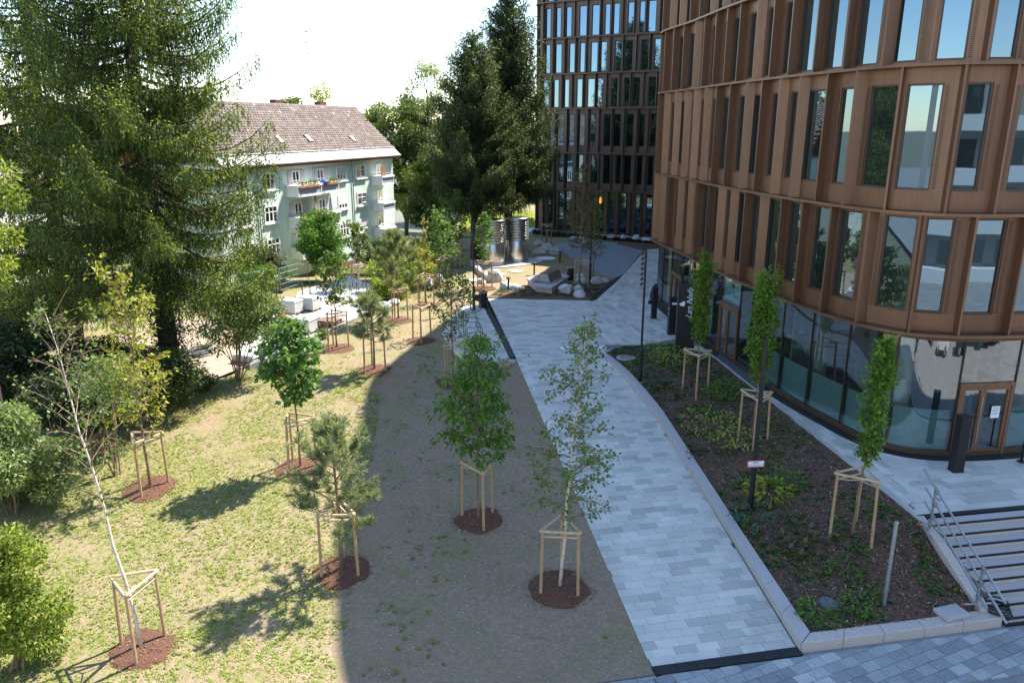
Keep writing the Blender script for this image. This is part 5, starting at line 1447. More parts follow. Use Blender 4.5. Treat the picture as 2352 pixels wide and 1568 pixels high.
# planting bed: ground cover as one mass, the larger perennials one by one
BP = np.array([bed_point(10 * rg.random(), rg.uniform(.04, .97)) for _ in range(3600)])
keep = np.array([mnoise.noise((p[0] * .9, p[1] * .9, 2)) > .02 for p in BP])
struct("ground_cover", rosette(BP[keep], 9, .11, .055, rg, (0, 1), .9), LEAF['fresh'], "stuff")
BP = np.array([bed_point(10 * rg.random() ** 1.6, rg.uniform(.04, .9)) for _ in range(900)])
struct("low_perennials", rosette(BP, 8, .12, .045, rg, (0, .9), 1.3), LEAF['hosta'], "stuff")
PER = [("clump of pale green epimedium in the middle of the bed", 'weed', (6.9, 24.6), .75, 150, .15), ("long trail of pale green leaves left of the middle hornbeam", 'weed', (7.35, 23.2), .6, 110, .15),
       ("bushy green perennial behind the first lamp post", 'fresh', (5.9, 30.4), .8, 170, .14), ("tall leafy perennial before the black totem", 'elder', (6.9, 31.4), .7, 170, .16),
       ("bright grassy tuft right of the first hornbeam", 'chestnut', (8.1, 27.4), .6, 170, .17), ("broad blue green hosta beside the lamp post foot", 'hosta', (5.75, 28.6), .35, 40, .26),
       ("brown leaved rodgersia clump by the nearest hornbeam", 'bronze', (7.6, 17.6), .4, 45, .28), ("brown leaved rodgersia between lamp post and first hornbeam", 'bronze', (6.0, 27.7), .4, 40, .26),
       ("yellow green perennial before the nearest hornbeam", 'chestnut', (8.1, 20.4), .4, 80, .15), ("blue green palmate plants at the signed lamp post foot", 'hosta', (6.75, 18.9), .5, 50, .2),
       ("yellowish grass tuft below the red framed sign", 'yellow', (7.4, 19.9), .5, 130, .2), ("small green plant beside the grey steel post", 'chestnut', (7.95, 15.3), .3, 50, .13),
       ("leafy plant close to the round manhole in the bed", 'fresh', (6.95, 15.1), .32, 60, .14), ("green plant under the nearest hornbeam stakes", 'chestnut', (8.2, 16.5), .28, 40, .14),
       ("dark glossy ground cover patch by the path kerb", 'dark', (6.4, 22.6), .6, 200, .09), ("spreading plant by the stair coping", 'hosta', (10.0, 17.4), .45, 90, .1),
       ("slender shrub beside the access pillar", 'elder', (6.5, 33.0), .4, 130, .1), ("dark leafed shrub before the shopfront walkway", 'fresh', (9.0, 24.6), .35, 90, .1)]
PER = [(a_, {'fresh': 'chestnut', 'elder': 'weed'}.get(b_, b_), c_, r_ * 1.35, int(n_ * 1.7), l_ * 1.1) for a_, b_, c_, r_, n_, l_ in PER]
for lab, lf, (x, y), rr_, nl, L in PER:
    t = thing("perennial_plant", lab, "plant", bspot(x, y), group="perennials in the planting bed")
    a = rg.uniform(0, 2 * PI, nl); q = np.sqrt(rg.random(nl)) * rr_; hh = rg.random(nl) * rr_ * .8 * (1 - .6 * (q / rr_))
    P_ = np.stack([q * np.cos(a), q * np.sin(a), .03 + hh], -1); D = np.stack([np.cos(a), np.sin(a), rg.normal(.1, .4, nl)], -1) + rg.normal(0, .4, (nl, 3))
    m = MB(); m.leaves(P_, D, rg.normal(0, .4, (nl, 3)) + np.array([0, 0, 1]), L * rg.uniform(.6, 1.2, nl), L * .45, rg.random(nl), .15); part("foliage", m, LEAF[lf], t)
    m = MB()
    for k in range(9): m.tube([(0, 0, -.05), tuple(P_[k])], [.008, .004], 4, cap=False)
    part("stems", m, M['bark'], t)
# court bed plants
CP = np.array([(rg.uniform(-1.2, 5.4), rg.uniform(44.4, 48.2), .03) for _ in range(260)])
CP = CP[[len(clip([tuple(p[:2]), (p[0] + .01, p[1]), (p[0], p[1] + .01)], [(-1.55, 44.02), (4.5, 43.42), (6.55, 49.2), (3.4, 48.2), (.4, 47.6), (-.9, 46.0)])) > 2 for p in CP]]
struct("court_ground_cover", rosette(CP, 10, .16, .07, rg, (0, .6), 1.0), LEAF['fresh'], "stuff")
BP = np.stack([rg.uniform(2, 14, 900), np.zeros(900), np.full(900, .05)], -1); BP[:, 1] = 75.2 - (BP[:, 0] - 2) * .62 - rg.uniform(1.6, 3.6, 900)
struct("facade_ground_cover", rosette(BP, 8, .3, .1, rg, (0, .7), 1.2), LEAF['dark'], "stuff")
BP = np.stack([rg.uniform(-5, 2.2, 1500), rg.uniform(76, 90, 1500), np.full(1500, .0)], -1)
struct("street_verge_grass", rosette(BP, 8, .5, .1, rg, (.3, 1), 1.2), LEAF['weed'], "stuff")
box_plants(11.6, .98, 6.55, 2.2, 160, "flower box with green plants on the left upper balcony", 1)
box_plants(11.6, .98, 4.55, 2.4, 320, "overgrown flower box on the left middle balcony", 2)
box_plants(8.8, .75, 6.55, 1.9, 110, "flower box on the right upper balcony", 3)

# ------------------------------------------------------------------ steel ventilation towers
def tower(x, y, label):
    t = thing("ventilation_tower", label, "ventilation tower", (x, y, 0), group="steel ventilation towers")
    part("base_ring", MB().lathe([(.84, -.05), (.84, .3)], 36), M['galv'], t, smooth=False)
    part("drum", MB().lathe([(.86, .3), (.865, .32), (.865, 1.62), (.84, 1.66)], 48), M['steel'], t, smooth=True)
    part("core", MB().lathe([(.72, 1.6), (.72, 3.2)], 24), M['rubber'], t)
    for k in range(13):
        z = 1.69 + k * .115
        part("louvre_ring", MB().lathe([(.735, z + .07), (.85, z + .012), (.872, z), (.876, z + .055), (.86, z + .062), (.74, z + .085)], 40, cap=False), M['steel'], t, smooth=True)
    part("lid", MB().lathe([(.87, 3.18), (.89, 3.2), (.89, 3.27), (.86, 3.3)], 48), M['steel'], t)
    return t
tower(-1.38, 55.3, "front left one of two round steel ventilation towers with louvred upper half")
tower(.36, 56.75, "rear right one of two round steel ventilation towers with louvred upper half")
kerb("low_wall", "short curved concrete wall running from the towers to the white boulder", [(-3.1, 55.6), (-2.65, 52.9), (-1.95, 50.2), (-1.5, 48.9)], [(-2.75, 55.7), (-2.35, 53.05), (-1.67, 50.35), (-1.22, 49.05)], lambda Y: .32, lambda Y: -.2, 1.6, M['granite'], cat="wall")

# ------------------------------------------------------------------ boulders
def boulder(x, y, sx, sy, sz, seed, label, rz=0.0, mat='rock', z=None, group="pale limestone boulders"):
    import bmesh
    bm = bmesh.new(); bmesh.ops.create_icosphere(bm, subdivisions=4, radius=1.0)
    rg = np.random.default_rng(seed)
    planes = [(unit(rg.normal(0, 1, 3)), rg.uniform(.62, .9)) for _ in range(16)]
    for v in bm.verts:
        p = np.array(v.co)
        for n_, d in planes:
            e = p @ n_ - d
            if e > 0: p = p - n_ * e * .93
        k = mnoise.noise(tuple(p * 2.2 + seed)) * .09 + mnoise.noise(tuple(p * 6 + seed)) * .04
        p = p * (1 + k)
        v.co = (p[0] * sx, p[1] * sy, max(-.35, p[2]) * sz)
    me = bpy.data.meshes.new("boulder"); bm.to_mesh(me); bm.free(); me.materials.append(M[mat])
    o = link("boulder", me, None, (x, y, (lawn_h(x, y) if z is None else z) + .12 * sz), rz)
    o["label"] = label; o["category"] = "boulder"
    if group: o["group"] = group
M['rock2'] = principled("sandstone", [(.3, (.26, .19, .13)), (.7, (.42, .34, .26))], .9, 0, (5, .8, .08), 4)
for a in [(-1.2, 49.3, .66, .55, .78, 1, "tall white boulder at the end of the low curved wall"), (-1.95, 48.6, .4, .3, .3, 2, "small pale rock left of the tall white boulder"),
          (-.45, 46.6, .5, .42, .52, 3, "left rock of the pair under the short bollard light"), (.25, 46.5, .55, .4, .38, 4, "right rock of the pair under the short bollard light"),
          (3.3, 45.5, .55, .45, .55, 5, "left rock of the three before the concrete bench"), (4.05, 46.0, .58, .4, .42, 6, "rear right rock of the three before the concrete bench"), (3.98, 44.6, .66, .42, .4, 7, "front right rock of the three before the concrete bench"),
          (4.55, 49.9, .42, .36, .42, 8, "rear rock beside the staked court tree"), (4.45, 48.3, .5, .36, .36, 9, "front rock beside the staked court tree"), (5.45, 48.4, .52, .4, .42, 10, "rock right of the court lamp post"), (6.0, 48.9, .5, .4, .3, 11, "low flat rock next to the drainage grate"),
          (2.75, 61.9, .8, .55, .6, 12, "largest rock left of the thin sapling"), (2.15, 60.3, .62, .5, .5, 13, "round rock in front of the largest one by the steel towers"), (3.35, 60.4, .62, .5, .62, 14, "white rock right below the thin sapling"), (2.35, 65.2, .4, .7, .3, 15, "slanting slab of rock behind the thin sapling"),
          (5.6, 68.2, .75, .4, .3, 16, "long flat rock left of the brownish tree crown"), (6.1, 66.8, .5, .4, .4, 17, "small round rock at the gravel edge, left one"), (6.8, 66.2, .45, .4, .35, 18, "small round rock at the gravel edge, right one"),
          (8.9, 68.4, .6, .4, .4, 19, "first of the rocks along the far bed, from the left"), (9.9, 68.0, .85, .4, .4, 20, "long white rock along the far bed"), (11.0, 67.2, .5, .4, .5, 21, "pointed rock along the far bed"), (11.9, 66.6, .7, .4, .4, 22, "last rock along the far bed beside the building corner"),
          (-7.15, 41.2, .55, .4, .4, 23, "pale rock at the lot edging below the feathery pine"), (-6.75, 42.3, .5, .35, .42, 24, "upper pale rock at the lot edging below the feathery pine"), (-5.35, 48.2, .55, .4, .4, 25, "bright rock at the lawn edge left of the hornbeam stakes"), (-4.9, 49.6, .55, .4, .42, 26, "bright rock at the lawn edge right of the hornbeam stakes")]:
    boulder(a[0], a[1], a[2], a[3], a[4], a[5], a[6], rz=a[5] * .7)
boulder(-.75, 31.45, .5, .32, .26, 27, "flat whitish rock at the end of the bicycle pad", .1)
boulder(-.1, 31.5, .32, .25, .16, 29, "low whitish rock touching the drainage grate", .4)
boulder(-.38, 31.0, .34, .26, .3, 28, "brown sandstone rock in front of the whitish ones", .3, 'rock2')

# ------------------------------------------------------------------ concrete bench
bn = thing("bench", "polygonal concrete bench with a wooden slatted double sided backrest", "bench", (2.2, 47.2, 0))
top = [(.91, 47.83), (1.47, 45.33), (2.43, 45.01), (3.72, 48.6), (3.3, 49.3), (1.83, 49.2)]
tp = [(x - 2.2, y - 47.2) for x, y in top]; m = MB(); m.prism([(x * .93, y * .93) for x, y in tp][::1], -.02, .34); part("plinth", m, M['granite2'], bn)
m = MB(); m.prism(tp, .345, .46); o = part("seat_slab", m, M['granite'], bn); bv = o.modifiers.new("edge", 'BEVEL'); bv.width = .02
d = unit(np.array([.95, 1.9])); n_ = np.array([d[1], -d[0]])
for k in range(9):
    c = np.array([-.05, -.35]) - n_ * (-.62 + k * .15) * 1.0; a = c - d * .75; b = c + d * 1.45
    m = MB(); m.prism([tuple(a - n_ * .06), tuple(a + n_ * .06), tuple(b + n_ * .06), tuple(b - n_ * .06)][::1], .462, .49); part("seat_slat", m, M['pallet'] if k > 5 else M['street'], bn)
bc = np.array([.15, .15])
def bk(u_, w_, z): p = bc + d * u_ + n_ * w_; return (p[0], p[1], z)
m = MB(); m.add([bk(-.9, -.42, .49), bk(-.9, .42, .49), bk(1.0, .42, .49), bk(1.0, -.42, .49), bk(-.82, -.24, .96), bk(-.82, .24, .96), bk(.95, .24, .96), bk(.95, -.24, .96)], [(0, 1, 5, 4), (1, 2, 6, 5), (2, 3, 7, 6), (3, 0, 4, 7), (4, 5, 6, 7)])
part("back_core", m, M['concrete'], bn)
for sg in (-1, 1):
    for k in range(4):
        w0 = .43 - k * .043; z0 = .5 + k * .115
        m = MB(); m.add([bk(-.88, sg * w0, z0), bk(.98, sg * w0, z0), bk(.98, sg * (w0 - .036), z0 + .095), bk(-.88, sg * (w0 - .036), z0 + .095), bk(-.88, sg * (w0 + .025), z0), bk(.98, sg * (w0 + .025), z0), bk(.98, sg * (w0 - .011), z0 + .095), bk(-.88, sg * (w0 - .011), z0 + .095)],
                          [(0, 1, 2, 3), (4, 5, 6, 7), (0, 1, 5, 4), (3, 2, 6, 7), (0, 3, 7, 4), (1, 2, 6, 5)]); part("back_slat", m, M['pallet'], bn)
for k in range(4):
    w0 = -.21 + k * .14; m = MB(); m.add([bk(-.83, w0 - .06, .965), bk(.97, w0 - .06, .965), bk(.97, w0 + .06, .965), bk(-.83, w0 + .06, .965), bk(-.83, w0 - .06, .99), bk(.97, w0 - .06, .99), bk(.97, w0 + .06, .99), bk(-.83, w0 + .06, .99)], [(4, 5, 6, 7), (0, 1, 5, 4), (1, 2, 6, 5), (2, 3, 7, 6), (3, 0, 4, 7)]); part("top_slat", m, M['pallet'], bn)

# ------------------------------------------------------------------ lamp posts and bollards
def lamp_post(x, y, z, h, label, nsp=6, r=.045, side=PI):
    t = thing("lamp_post", label, "lamp post", (x, y, z), group="black spotlight lamp posts")
    part("pole", MB().lathe([(.075, -.1), (.075, 1.3), (.068, 1.34), (r, 1.36), (r, h)], 12), M['black'], t)
    for k in range(nsp):
        zz = h - .18 - k * .2; m = MB(); dx, dy = math.cos(side), math.sin(side)
        m.tube([(dx * .04, dy * .04, zz), (dx * .1, dy * .1, zz)], .015, 5); m.tube([(dx * .09, dy * .09, zz + .05), (dx * .16, dy * .16, zz - .06)], [.045, .055], 8)
        part("spotlight", m, M['black'], t)
    return t
lamp_post(5.18, 29.25, bed_h(5.3, 29.25), 5.35, "thin black lamp post with a row of small spotlights in the planting bed top", 7)
lamp_post(-2.1, 40.95, 0, 4.85, "thin black lamp post standing behind the parked bicycle", 5, .04, 0)
l3 = lamp_post(6.72, 19.4, bed_h(6.72, 19.4), 5.0, "thick black lamp post carrying a red framed white sign", 4, .06, 1.2)
lamp_post(5.02, 48.23, 0, 5.2, "black lamp post among the rocks and trees of the court", 3)
sp_ = thing("warning_sign", "white sign with red frame reading BMZ on the lamp post", "sign", (6.72, 19.32, bed_h(6.72, 19.4) + 1.46), math.radians(6))
part("frame", MB().box(-.26, .26, -.03, -.012, -.11, .11), M['sign_red'], sp_)
part("board", MB().box(-.225, .225, -.035, -.031, -.078, .078), M['sign_white'], sp_)
for txt, sz, x, zz in (("BMZ", .085, 0, .03), ("Feuerwehranzeigetableau", .034, -.055, -.042), ("1.UG", .04, .165, -.03)):
    o = part("lettering", text_mesh("lettering", txt, sz, M['sign_ink'], 0, .001), None, sp_); upright(o, (1, 0), (0, -1), (x, -.0365, zz))
def short_light(x, y, z, h, label):
    t = thing("bollard_light", label, "bollard light", (x, y, z), group="short black bollard lights")
    part("post", MB().lathe([(.055, -.05), (.055, h - .08)], 10), M['black'], t); part("head", MB().lathe([(.06, h - .09), (.15, h - .05), (.15, h), (.13, h + .015)], 14), M['black'], t)
for x, y, h, lab in [(1.52, 51.5, .82, "bollard light with flat head behind the concrete bench"), (-.22, 46.0, .85, "bollard light between the pair of rocks"), (3.58, 56.4, .8, "bollard light beside the grey gravel"),
                     (11.7, 68.6, 1.5, "slim bollard at the right end of the far walkway"), (4.6, 71.6, 1.4, "slim bollard before the far building facade, left one")]:
    short_light(x, y, 0, h, lab)
def pillar(name, x, y, z, w, d, h, rz, label, cat, plates=()):
    t = thing(name, label, cat, (x, y, z), rz)
    o = part("body", MB().box(-w / 2, w / 2, -d / 2, d / 2, -.05, h), M['black'], t); bv = o.modifiers.new("edge", 'BEVEL'); bv.width = .008
    part("cap", MB().box(-w / 2 - .006, w / 2 + .006, -d / 2 - .006, d / 2 + .006, h + .001, h + .02), M['black'], t)
    part("foot", MB().box(-w / 2 - .012, w / 2 + .012, -d / 2 - .012, d / 2 + .012, -.02, .03), M['rubber'], t)
    for (x0, x1, z0, z1, mt) in plates: part("plate", MB().box(x0, x1, -d / 2 - .008, -d / 2 - .001, z0, z1), M[mt], t)
    return t
b1 = pillar("access_pillar", 7.5, 39.2, 0, .26, .3, 1.65, .1, "slim black post with a side camera at the left shop entrance", "post")
part("camera", MB().box(-.32, -.13, -.1, .08, .78, .95), M['black'], b1)
b2 = pillar("access_pillar", 7.82, 36.0, 0, .42, .34, 1.8, .05, "black call pillar with a small white label near the totem", "pillar", [(-.12, .19, 1.5, 1.6, 'sign_white')])
part("button", MB().box(-.218, -.211, -.1, .0, 1.25, 1.33), M['sign_white'], b2); part("button", MB().box(-.218, -.211, -.06, -.02, 1.02, 1.1), M['sign_white'], b2)
pillar("access_pillar", 13.1, 20.62, 0, .32, .28, 1.72, .12, "solitary black post in front of the right hand glass door", "post")
solo("thin_post", MB().lathe([(.13, -.02), (.13, .02), (.045, .025), (.045, .9), (.07, .92), (.07, 1.0)], 12), M['black'], "thin short black post at the right edge of the terrace", "post", (15.45, 21.25, 0))
# totem
tt = thing("totem_sign", "tall black totem with white script lettering and heart", "totem sign", (7.62, 32.35, -.05), math.radians(-8))
o = part("body", MB().box(-.4, .4, -.16, .16, -.1, 3.25), M['black'], tt); bv = o.modifiers.new("edge", 'BEVEL'); bv.width = .01
part("side_strip", MB().box(-.415, -.4, -.165, .165, -.1, 3.25), M['bronze_dk'], tt)
o = part("lettering", text_mesh("lettering", "Lan Nails", .36, M['sign_white'], .42), None, tt); upright(o, (1, 0), (0, -1), (.1, -.165, 2.45), PI / 2)
o = part("lettering", text_mesh("lettering", "NAGELSTUDIO", .065, M['sign_white'], 0, .003, 1.3), None, tt); upright(o, (1, 0), (0, -1), (.3, -.165, 2.6), PI / 2)
o = part("heart", heart(.26), M['sign_white'], tt); upright(o, (1, 0), (0, -1), (-.2, -.168, 2.42), PI / 2 * .35)
# bins
def bin_(x, y, label, r=.24, h=.85):
    t = thing("litter_bin", label, "litter bin", (x, y, 0)); part("body", MB().lathe([(r * .96, 0), (r, .03), (r, h)], 24), M['black'], t)
    part("rim", MB().lathe([(r, h), (r + .015, h + .005), (r + .015, h + .05), (r - .05, h + .05), (r - .06, h - .08)], 24, cap=False), M['galv'], t)
    part("lid", MB().lathe([(.001, h - .05), (r - .05, h - .05)], 20, cap=False), M['rubber'], t)
bin_(-1.62, 41.6, "round black litter bin at the corner of the plaza")
bin_(3.85, 49.6, "dark round litter bin half hidden behind the concrete bench", .24, .8)

# ------------------------------------------------------------------ bicycle and stands
for i in range(6):
    x, y = -1.47 - .142 * i, 32.65 + .95 * i
    m = MB(); hw = .36; pts = [(-hw, 0, -.05), (-hw, 0, .58), (-hw + .035, 0, .665), (-hw + .12, 0, .7), (hw - .12, 0, .7), (hw - .035, 0, .665), (hw, 0, .58), (hw, 0, -.05)]
    m.tube(pts, .019, 6)
    t = thing("bicycle_stand", ["nearest to the boulders", "second from the boulders", "third from the boulders", "fourth from the boulders", "second from the bicycle", "right in front of the bicycle"][i] .join(["black hoop bicycle stand ", ""]), "bicycle stand", (x, y, .02), math.radians(4), group="row of hoop bicycle stands")
    part("hoop", m, M['black'], t)
    part("foot_plate", MB().lathe([(.05, -.01), (.05, .008)], 10, (-hw, 0, 0)).lathe([(.05, -.01), (.05, .008)], 10, (hw, 0, 0)), M['black'], t)
def ring(mb, c, R, r, n=28, k=6, ax='y'):
    V = []; F = []
    for i in range(n):
        a = 2 * PI * i / n
        for j in range(k):
            b = 2 * PI * j / k; q = R + r * math.cos(b); V.append((c[0] + q * math.cos(a), c[1] + r * math.sin(b), c[2] + q * math.sin(a)) if ax == 'y' else (c[0] + q * math.cos(a), c[1] + q * math.sin(a), c[2] + r * math.sin(b)))
    for i in range(n):
        for j in range(k): F.append((i * k + j, i * k + (j + 1) % k, ((i + 1) % n) * k + (j + 1) % k, ((i + 1) % n) * k + j))
    return mb.add(V, F)
bk_ = thing("bicycle", "black bicycle with a dark wicker basket parked beside the lamp post", "bicycle", (-2.5, 40.55, .02), math.radians(-6))
for x in (-.52, .52):
    w = part("wheel", ring(MB(), (x, 0, .335), .315, .022), M['rubber'], bk_)
    m = MB(); ring(m, (x, 0, .335), .292, .01)
    part("rim", m, M['chrome'], w)
    m = MB()
    for k in range(14): a = 2 * PI * k / 14; m.tube([(x + .02 * math.cos(a + 1), .0, .335 + .02 * math.sin(a + 1)), (x + .29 * math.cos(a), 0, .335 + .29 * math.sin(a))], .003, 3)
    part("spokes", m, M['chrome'], w)
m = MB(); bb, hd1, hd0, st0, ax0 = (-.1, 0, .3), (.36, 0, .82), (.41, 0, .62), (-.24, 0, .74), (-.52, 0, .335)
for a, b in ((bb, hd0), (bb, st0), (st0, ax0), (bb, ax0), (st0, hd1), (hd1, hd0), (hd0, (.52, 0, .335))): m.tube([a, b], .018, 6)
part("frame", m, M['black'], bk_)
part("saddle", MB().tube([(-.42, 0, .87), (-.3, 0, .9), (-.14, 0, .88)], [.075, .06, .025], 8), M['rubber'], bk_)
m = MB(); m.tube([st0, (-.27, 0, .87)], .014, 6); part("seat_post", m, M['chrome'], bk_)
m = MB(); m.tube([hd1, (.34, 0, .98)], .014, 6); m.tube([(.16, -.28, 1.0), (.3, -.22, 1.02), (.34, 0, .99), (.3, .22, 1.02), (.16, .28, 1.0)], .013, 6); part("handlebar", m, M['black'], bk_)
m = MB(); ring(m, (-.1, -.05, .3), .09, .01, 20, 5); m.tube([(-.1, -.06, .3), (-.02, -.06, .16)], .01, 5); m.box(-.06, .02, -.16, -.06, .145, .165); m.tube([(-.1, .06, .3), (-.18, .06, .44)], .01, 5); m.box(-.22, -.14, .06, .16, .43, .45); part("crank", m, M['chrome'], bk_)
m = MB(); m.box(.4, .72, -.19, .19, .68, .7)
for q in ((.4, .42, -.19, .19), (.7, .72, -.19, .19), (.42, .7, -.19, -.17), (.42, .7, .17, .19)): m.box(q[0], q[1], q[2], q[3], .7, .93)
part("basket", m, principled("wicker", (.05, .032, .022), .9, 0, (60, .8)), bk_)
m = MB(); m.box(-.78, -.3, -.07, .07, .69, .71); m.tube([(-.7, .06, .69), (-.52, .06, .35)], .008, 4); m.tube([(-.7, -.06, .69), (-.52, -.06, .35)], .008, 4); part("carrier", m, M['black'], bk_)
for x in (-.52, .52):
    m = MB(); m.tube([(x + .36 * math.cos(a), 0, .335 + .36 * math.sin(a)) for a in np.linspace(.35, 2.5 if x > 0 else 2.9, 9)], .018, 5); part("mudguard", m, M['black'], bk_)
m = MB(); m.tube([(-.2, -.04, .3), (-.28, -.2, .0)], .01, 5); part("kickstand", m, M['chrome'], bk_)

# ------------------------------------------------------------------ manhole covers
M['granite_grey'] = principled('cast_iron_lid', (.12, .13, .14), .7, 0, (40, .4))
def cover(x, y, z, r, mat, label):
    t = thing("manhole_cover", label, "manhole cover", (x, y, z)); part("ring", MB().lathe([(r, -.03), (r + (.1 if r > .25 else .03), -.03), (r + (.1 if r > .25 else .03), .006), (r, .006)], 28, cap=False), M['granite'] if r > .25 else M[mat], t)
    part("lid", MB().lathe([(r - .012, -.02), (r - .012, .014), (r - .03, .018)], 28), M[mat], t)
cover(2.47, 33.46, .004, .32, 'sign_white', "left round white cover in the plaza paving"); cover(3.95, 33.66, .004, .32, 'sign_white', "right round white cover in the plaza paving")
cover(4.95, 31.75, bed_h(4.95, 31.75) + .05, .3, 'street', "round pale cover at the top of the planting bed"); cover(7.39, 15.43, bed_h(7.39, 15.43) + .045, .21, 'granite_grey', "round grey manhole lid at the lower end of the planting bed")
for x, y, lab in [(2.58, 58.1, "broad ring shaped cover in the lawn right of the steel towers"), (.28, 52.8, "pale round cover in the lawn before the steel towers"), (-.95, 51.6, "pale cover behind the tall white boulder"), (-2.36, 49.6, "pale cover at the foot of the low curved wall")]:
    cover(x, y, 0.0, .42 if x < 2 else .75, 'white_trim', lab)

# ------------------------------------------------------------------ scaffold handrail, hose, post, loose slab
A = np.array([10.62, 17.35, -.03]); B = np.array([10.72, 15.28, -.93])
sc_ = thing("scaffold_handrail", "temporary handrail of galvanised scaffold tubes along the stair coping", "handrail", tuple(A))
dv3 = B - A; dvu = dv3 / np.linalg.norm(dv3)
for P_ in (A, B):
    q = P_ - A; m = MB(); m.tube([q + np.array([0, 0, -.02]), q + np.array([0, 0, 1.12])], .03, 8); part("upright", m, M['galv'], sc_)
    m = MB(); m.tube([q + np.array([-.32, -.02, .12]), q + np.array([.38, .02, .12])], .026, 8); part("foot_clamp", m, M['galv'], sc_)
    for s_ in (-.32, .38): part("clamp_cap", MB().tube([q + np.array([s_ - .03, s_ * .06, .12]), q + np.array([s_ + .03, s_ * .06, .12])], .034, 8), M['rust'], sc_)
    for z in (.3, .65, 1.0): part("coupler", MB().box(-.045, .045, -.05, .05, -.05, .05, M=lambda V, q=q, z=z: V + q + np.array([.03, 0, z])), M['galv'], sc_)
for z, e0, e1 in ((1.0, .75, .85), (.65, .55, 1.0), (.3, .5, .3)):
    m = MB(); o_ = np.array([.06, 0, z]); m.tube([o_ - dvu * e0, o_ + dv3 + dvu * e1], .027, 8); part("rail", m, M['galv'], sc_)
ho = thing("hose_coil", "coil of black hose lying at the foot of the stair coping", "hose", (11.25, 15.35, -1.12))
for k in range(6):
    m = MB(); ring(m, (rng.normal(0, .03), rng.normal(0, .03), .05 + .045 * k), .3 - .012 * k + rng.normal(0, .012), .02, 26, 6, 'z'); part("hose_loop", m, M['rubber'], ho)
solo("steel_post", MB().lathe([(.045, -.1), (.045, 2.15), (.03, 2.17)], 10), M['galv'], "plain grey steel post leaning in the lower planting bed", "post", (8.63, 15.35, bed_h(8.63, 15.35)))
o = solo("loose_slab", MB().box(-.36, .3, -.22, .22, 0, .1), M['granite'], "loose granite slab lying on the corner of the bed wall", "slab", (10.1, 15.12, -.975), .3)
bv = o.modifiers.new("edge", 'BEVEL'); bv.width = .015

# ------------------------------------------------------------------ pallets of paving stones in the lot
def pallet(parent, rz=0, nm=None):
    m = MB()
    for k in range(7): part("deck_board", MB().box(-.55, .55, -.4 + k * .128, -.4 + k * .128 + .1, .11, .13), M['pallet'], parent)
    for y in (-.38, 0, .38): part("bearer", MB().box(-.55, -.4, y - .05, y + .05, .0, .11).box(-.07, .07, y - .05, y + .05, 0, .11).box(.4, .55, y - .05, y + .05, 0, .11), M['pallet'], parent)
stack_cache = {}
def paver_stack(x, y, z, rz, layers, label, printed, grp="pallets of paving stones"):
    t = thing("paver_pallet", label, "pallet", (x, y, z), rz, grp)
    pallet(t)
    if 'b' not in stack_cache: stack_cache['b'] = MB().box(-.1355, .1355, -.1295, .1295, 0, .132).mesh("paver", M['paver_stack'])
    for L_ in range(layers):
        for i in range(4):
            for j in range(3):
                if 0 < i < 3 and j == 1: continue
                link("paver", stack_cache['b'], t, (-.414 + i * .276, -.264 + j * .264, .135 + L_ * .136))
    zt = .135 + layers * .136
    m = MB(); n = 10; V = []
    for i in range(n + 1):
        for j in range(n + 1):
            u_, v_ = i / n - .5, j / n - .5; e = max(abs(u_), abs(v_)) * 2
            V.append((u_ * 1.16, v_ * .86, zt + .012 - (.09 if e > .99 else 0) + .02 * mnoise.noise((u_ * 6 + x, v_ * 6, 0))))
    idx = np.arange((n + 1) ** 2).reshape(n + 1, n + 1); m.add(V, np.stack([idx[:-1, :-1], idx[1:, :-1], idx[1:, 1:], idx[:-1, 1:]], -1).reshape(-1, 4))
    sh = part("cover_sheet", m, M['white_sheet'], t)
    if printed:
        m = MB()
        for k in range(3): ring(m, (-.25 + .25 * k, .0, zt + .036), .2, .022, 18, 4, 'z')
        part("red_print", m, M['red_print'], sh)
paver_stack(-12.4, 41.6, -.34, math.radians(-20), 5, "left rear pallet of wrapped grey pavers in the lot", False)
paver_stack(-11.6, 42.4, -.34, math.radians(-20), 5, "right rear pallet of wrapped grey pavers in the lot", False)
paver_stack(-11.95, 38.6, -.56, math.radians(-16), 5, "left middle pallet of pavers with red printed wrapping", True)
paver_stack(-10.8, 38.3, -.56, math.radians(-18), 5, "right middle pallet of pavers with plain white top", False)
paver_stack(-10.95, 33.6, -.56, math.radians(-20), 5, "front pallet of pavers with red printed wrapping", True)
paver_stack(-12.0, 33.2, -.56, math.radians(-20), 2, "low front left pallet of pavers by the large shrub", False)
for k in range(4):
    t = thing("empty_pallet", ["lowest", "second lowest", "second highest", "topmost"][k] + " empty wooden pallet of the stack in the lot", "pallet", (-9.65, 39.0, -.56 + k * .135), math.radians(-18 + [0, 2, -3, 4][k]), group="empty wooden pallets"); pallet(t)
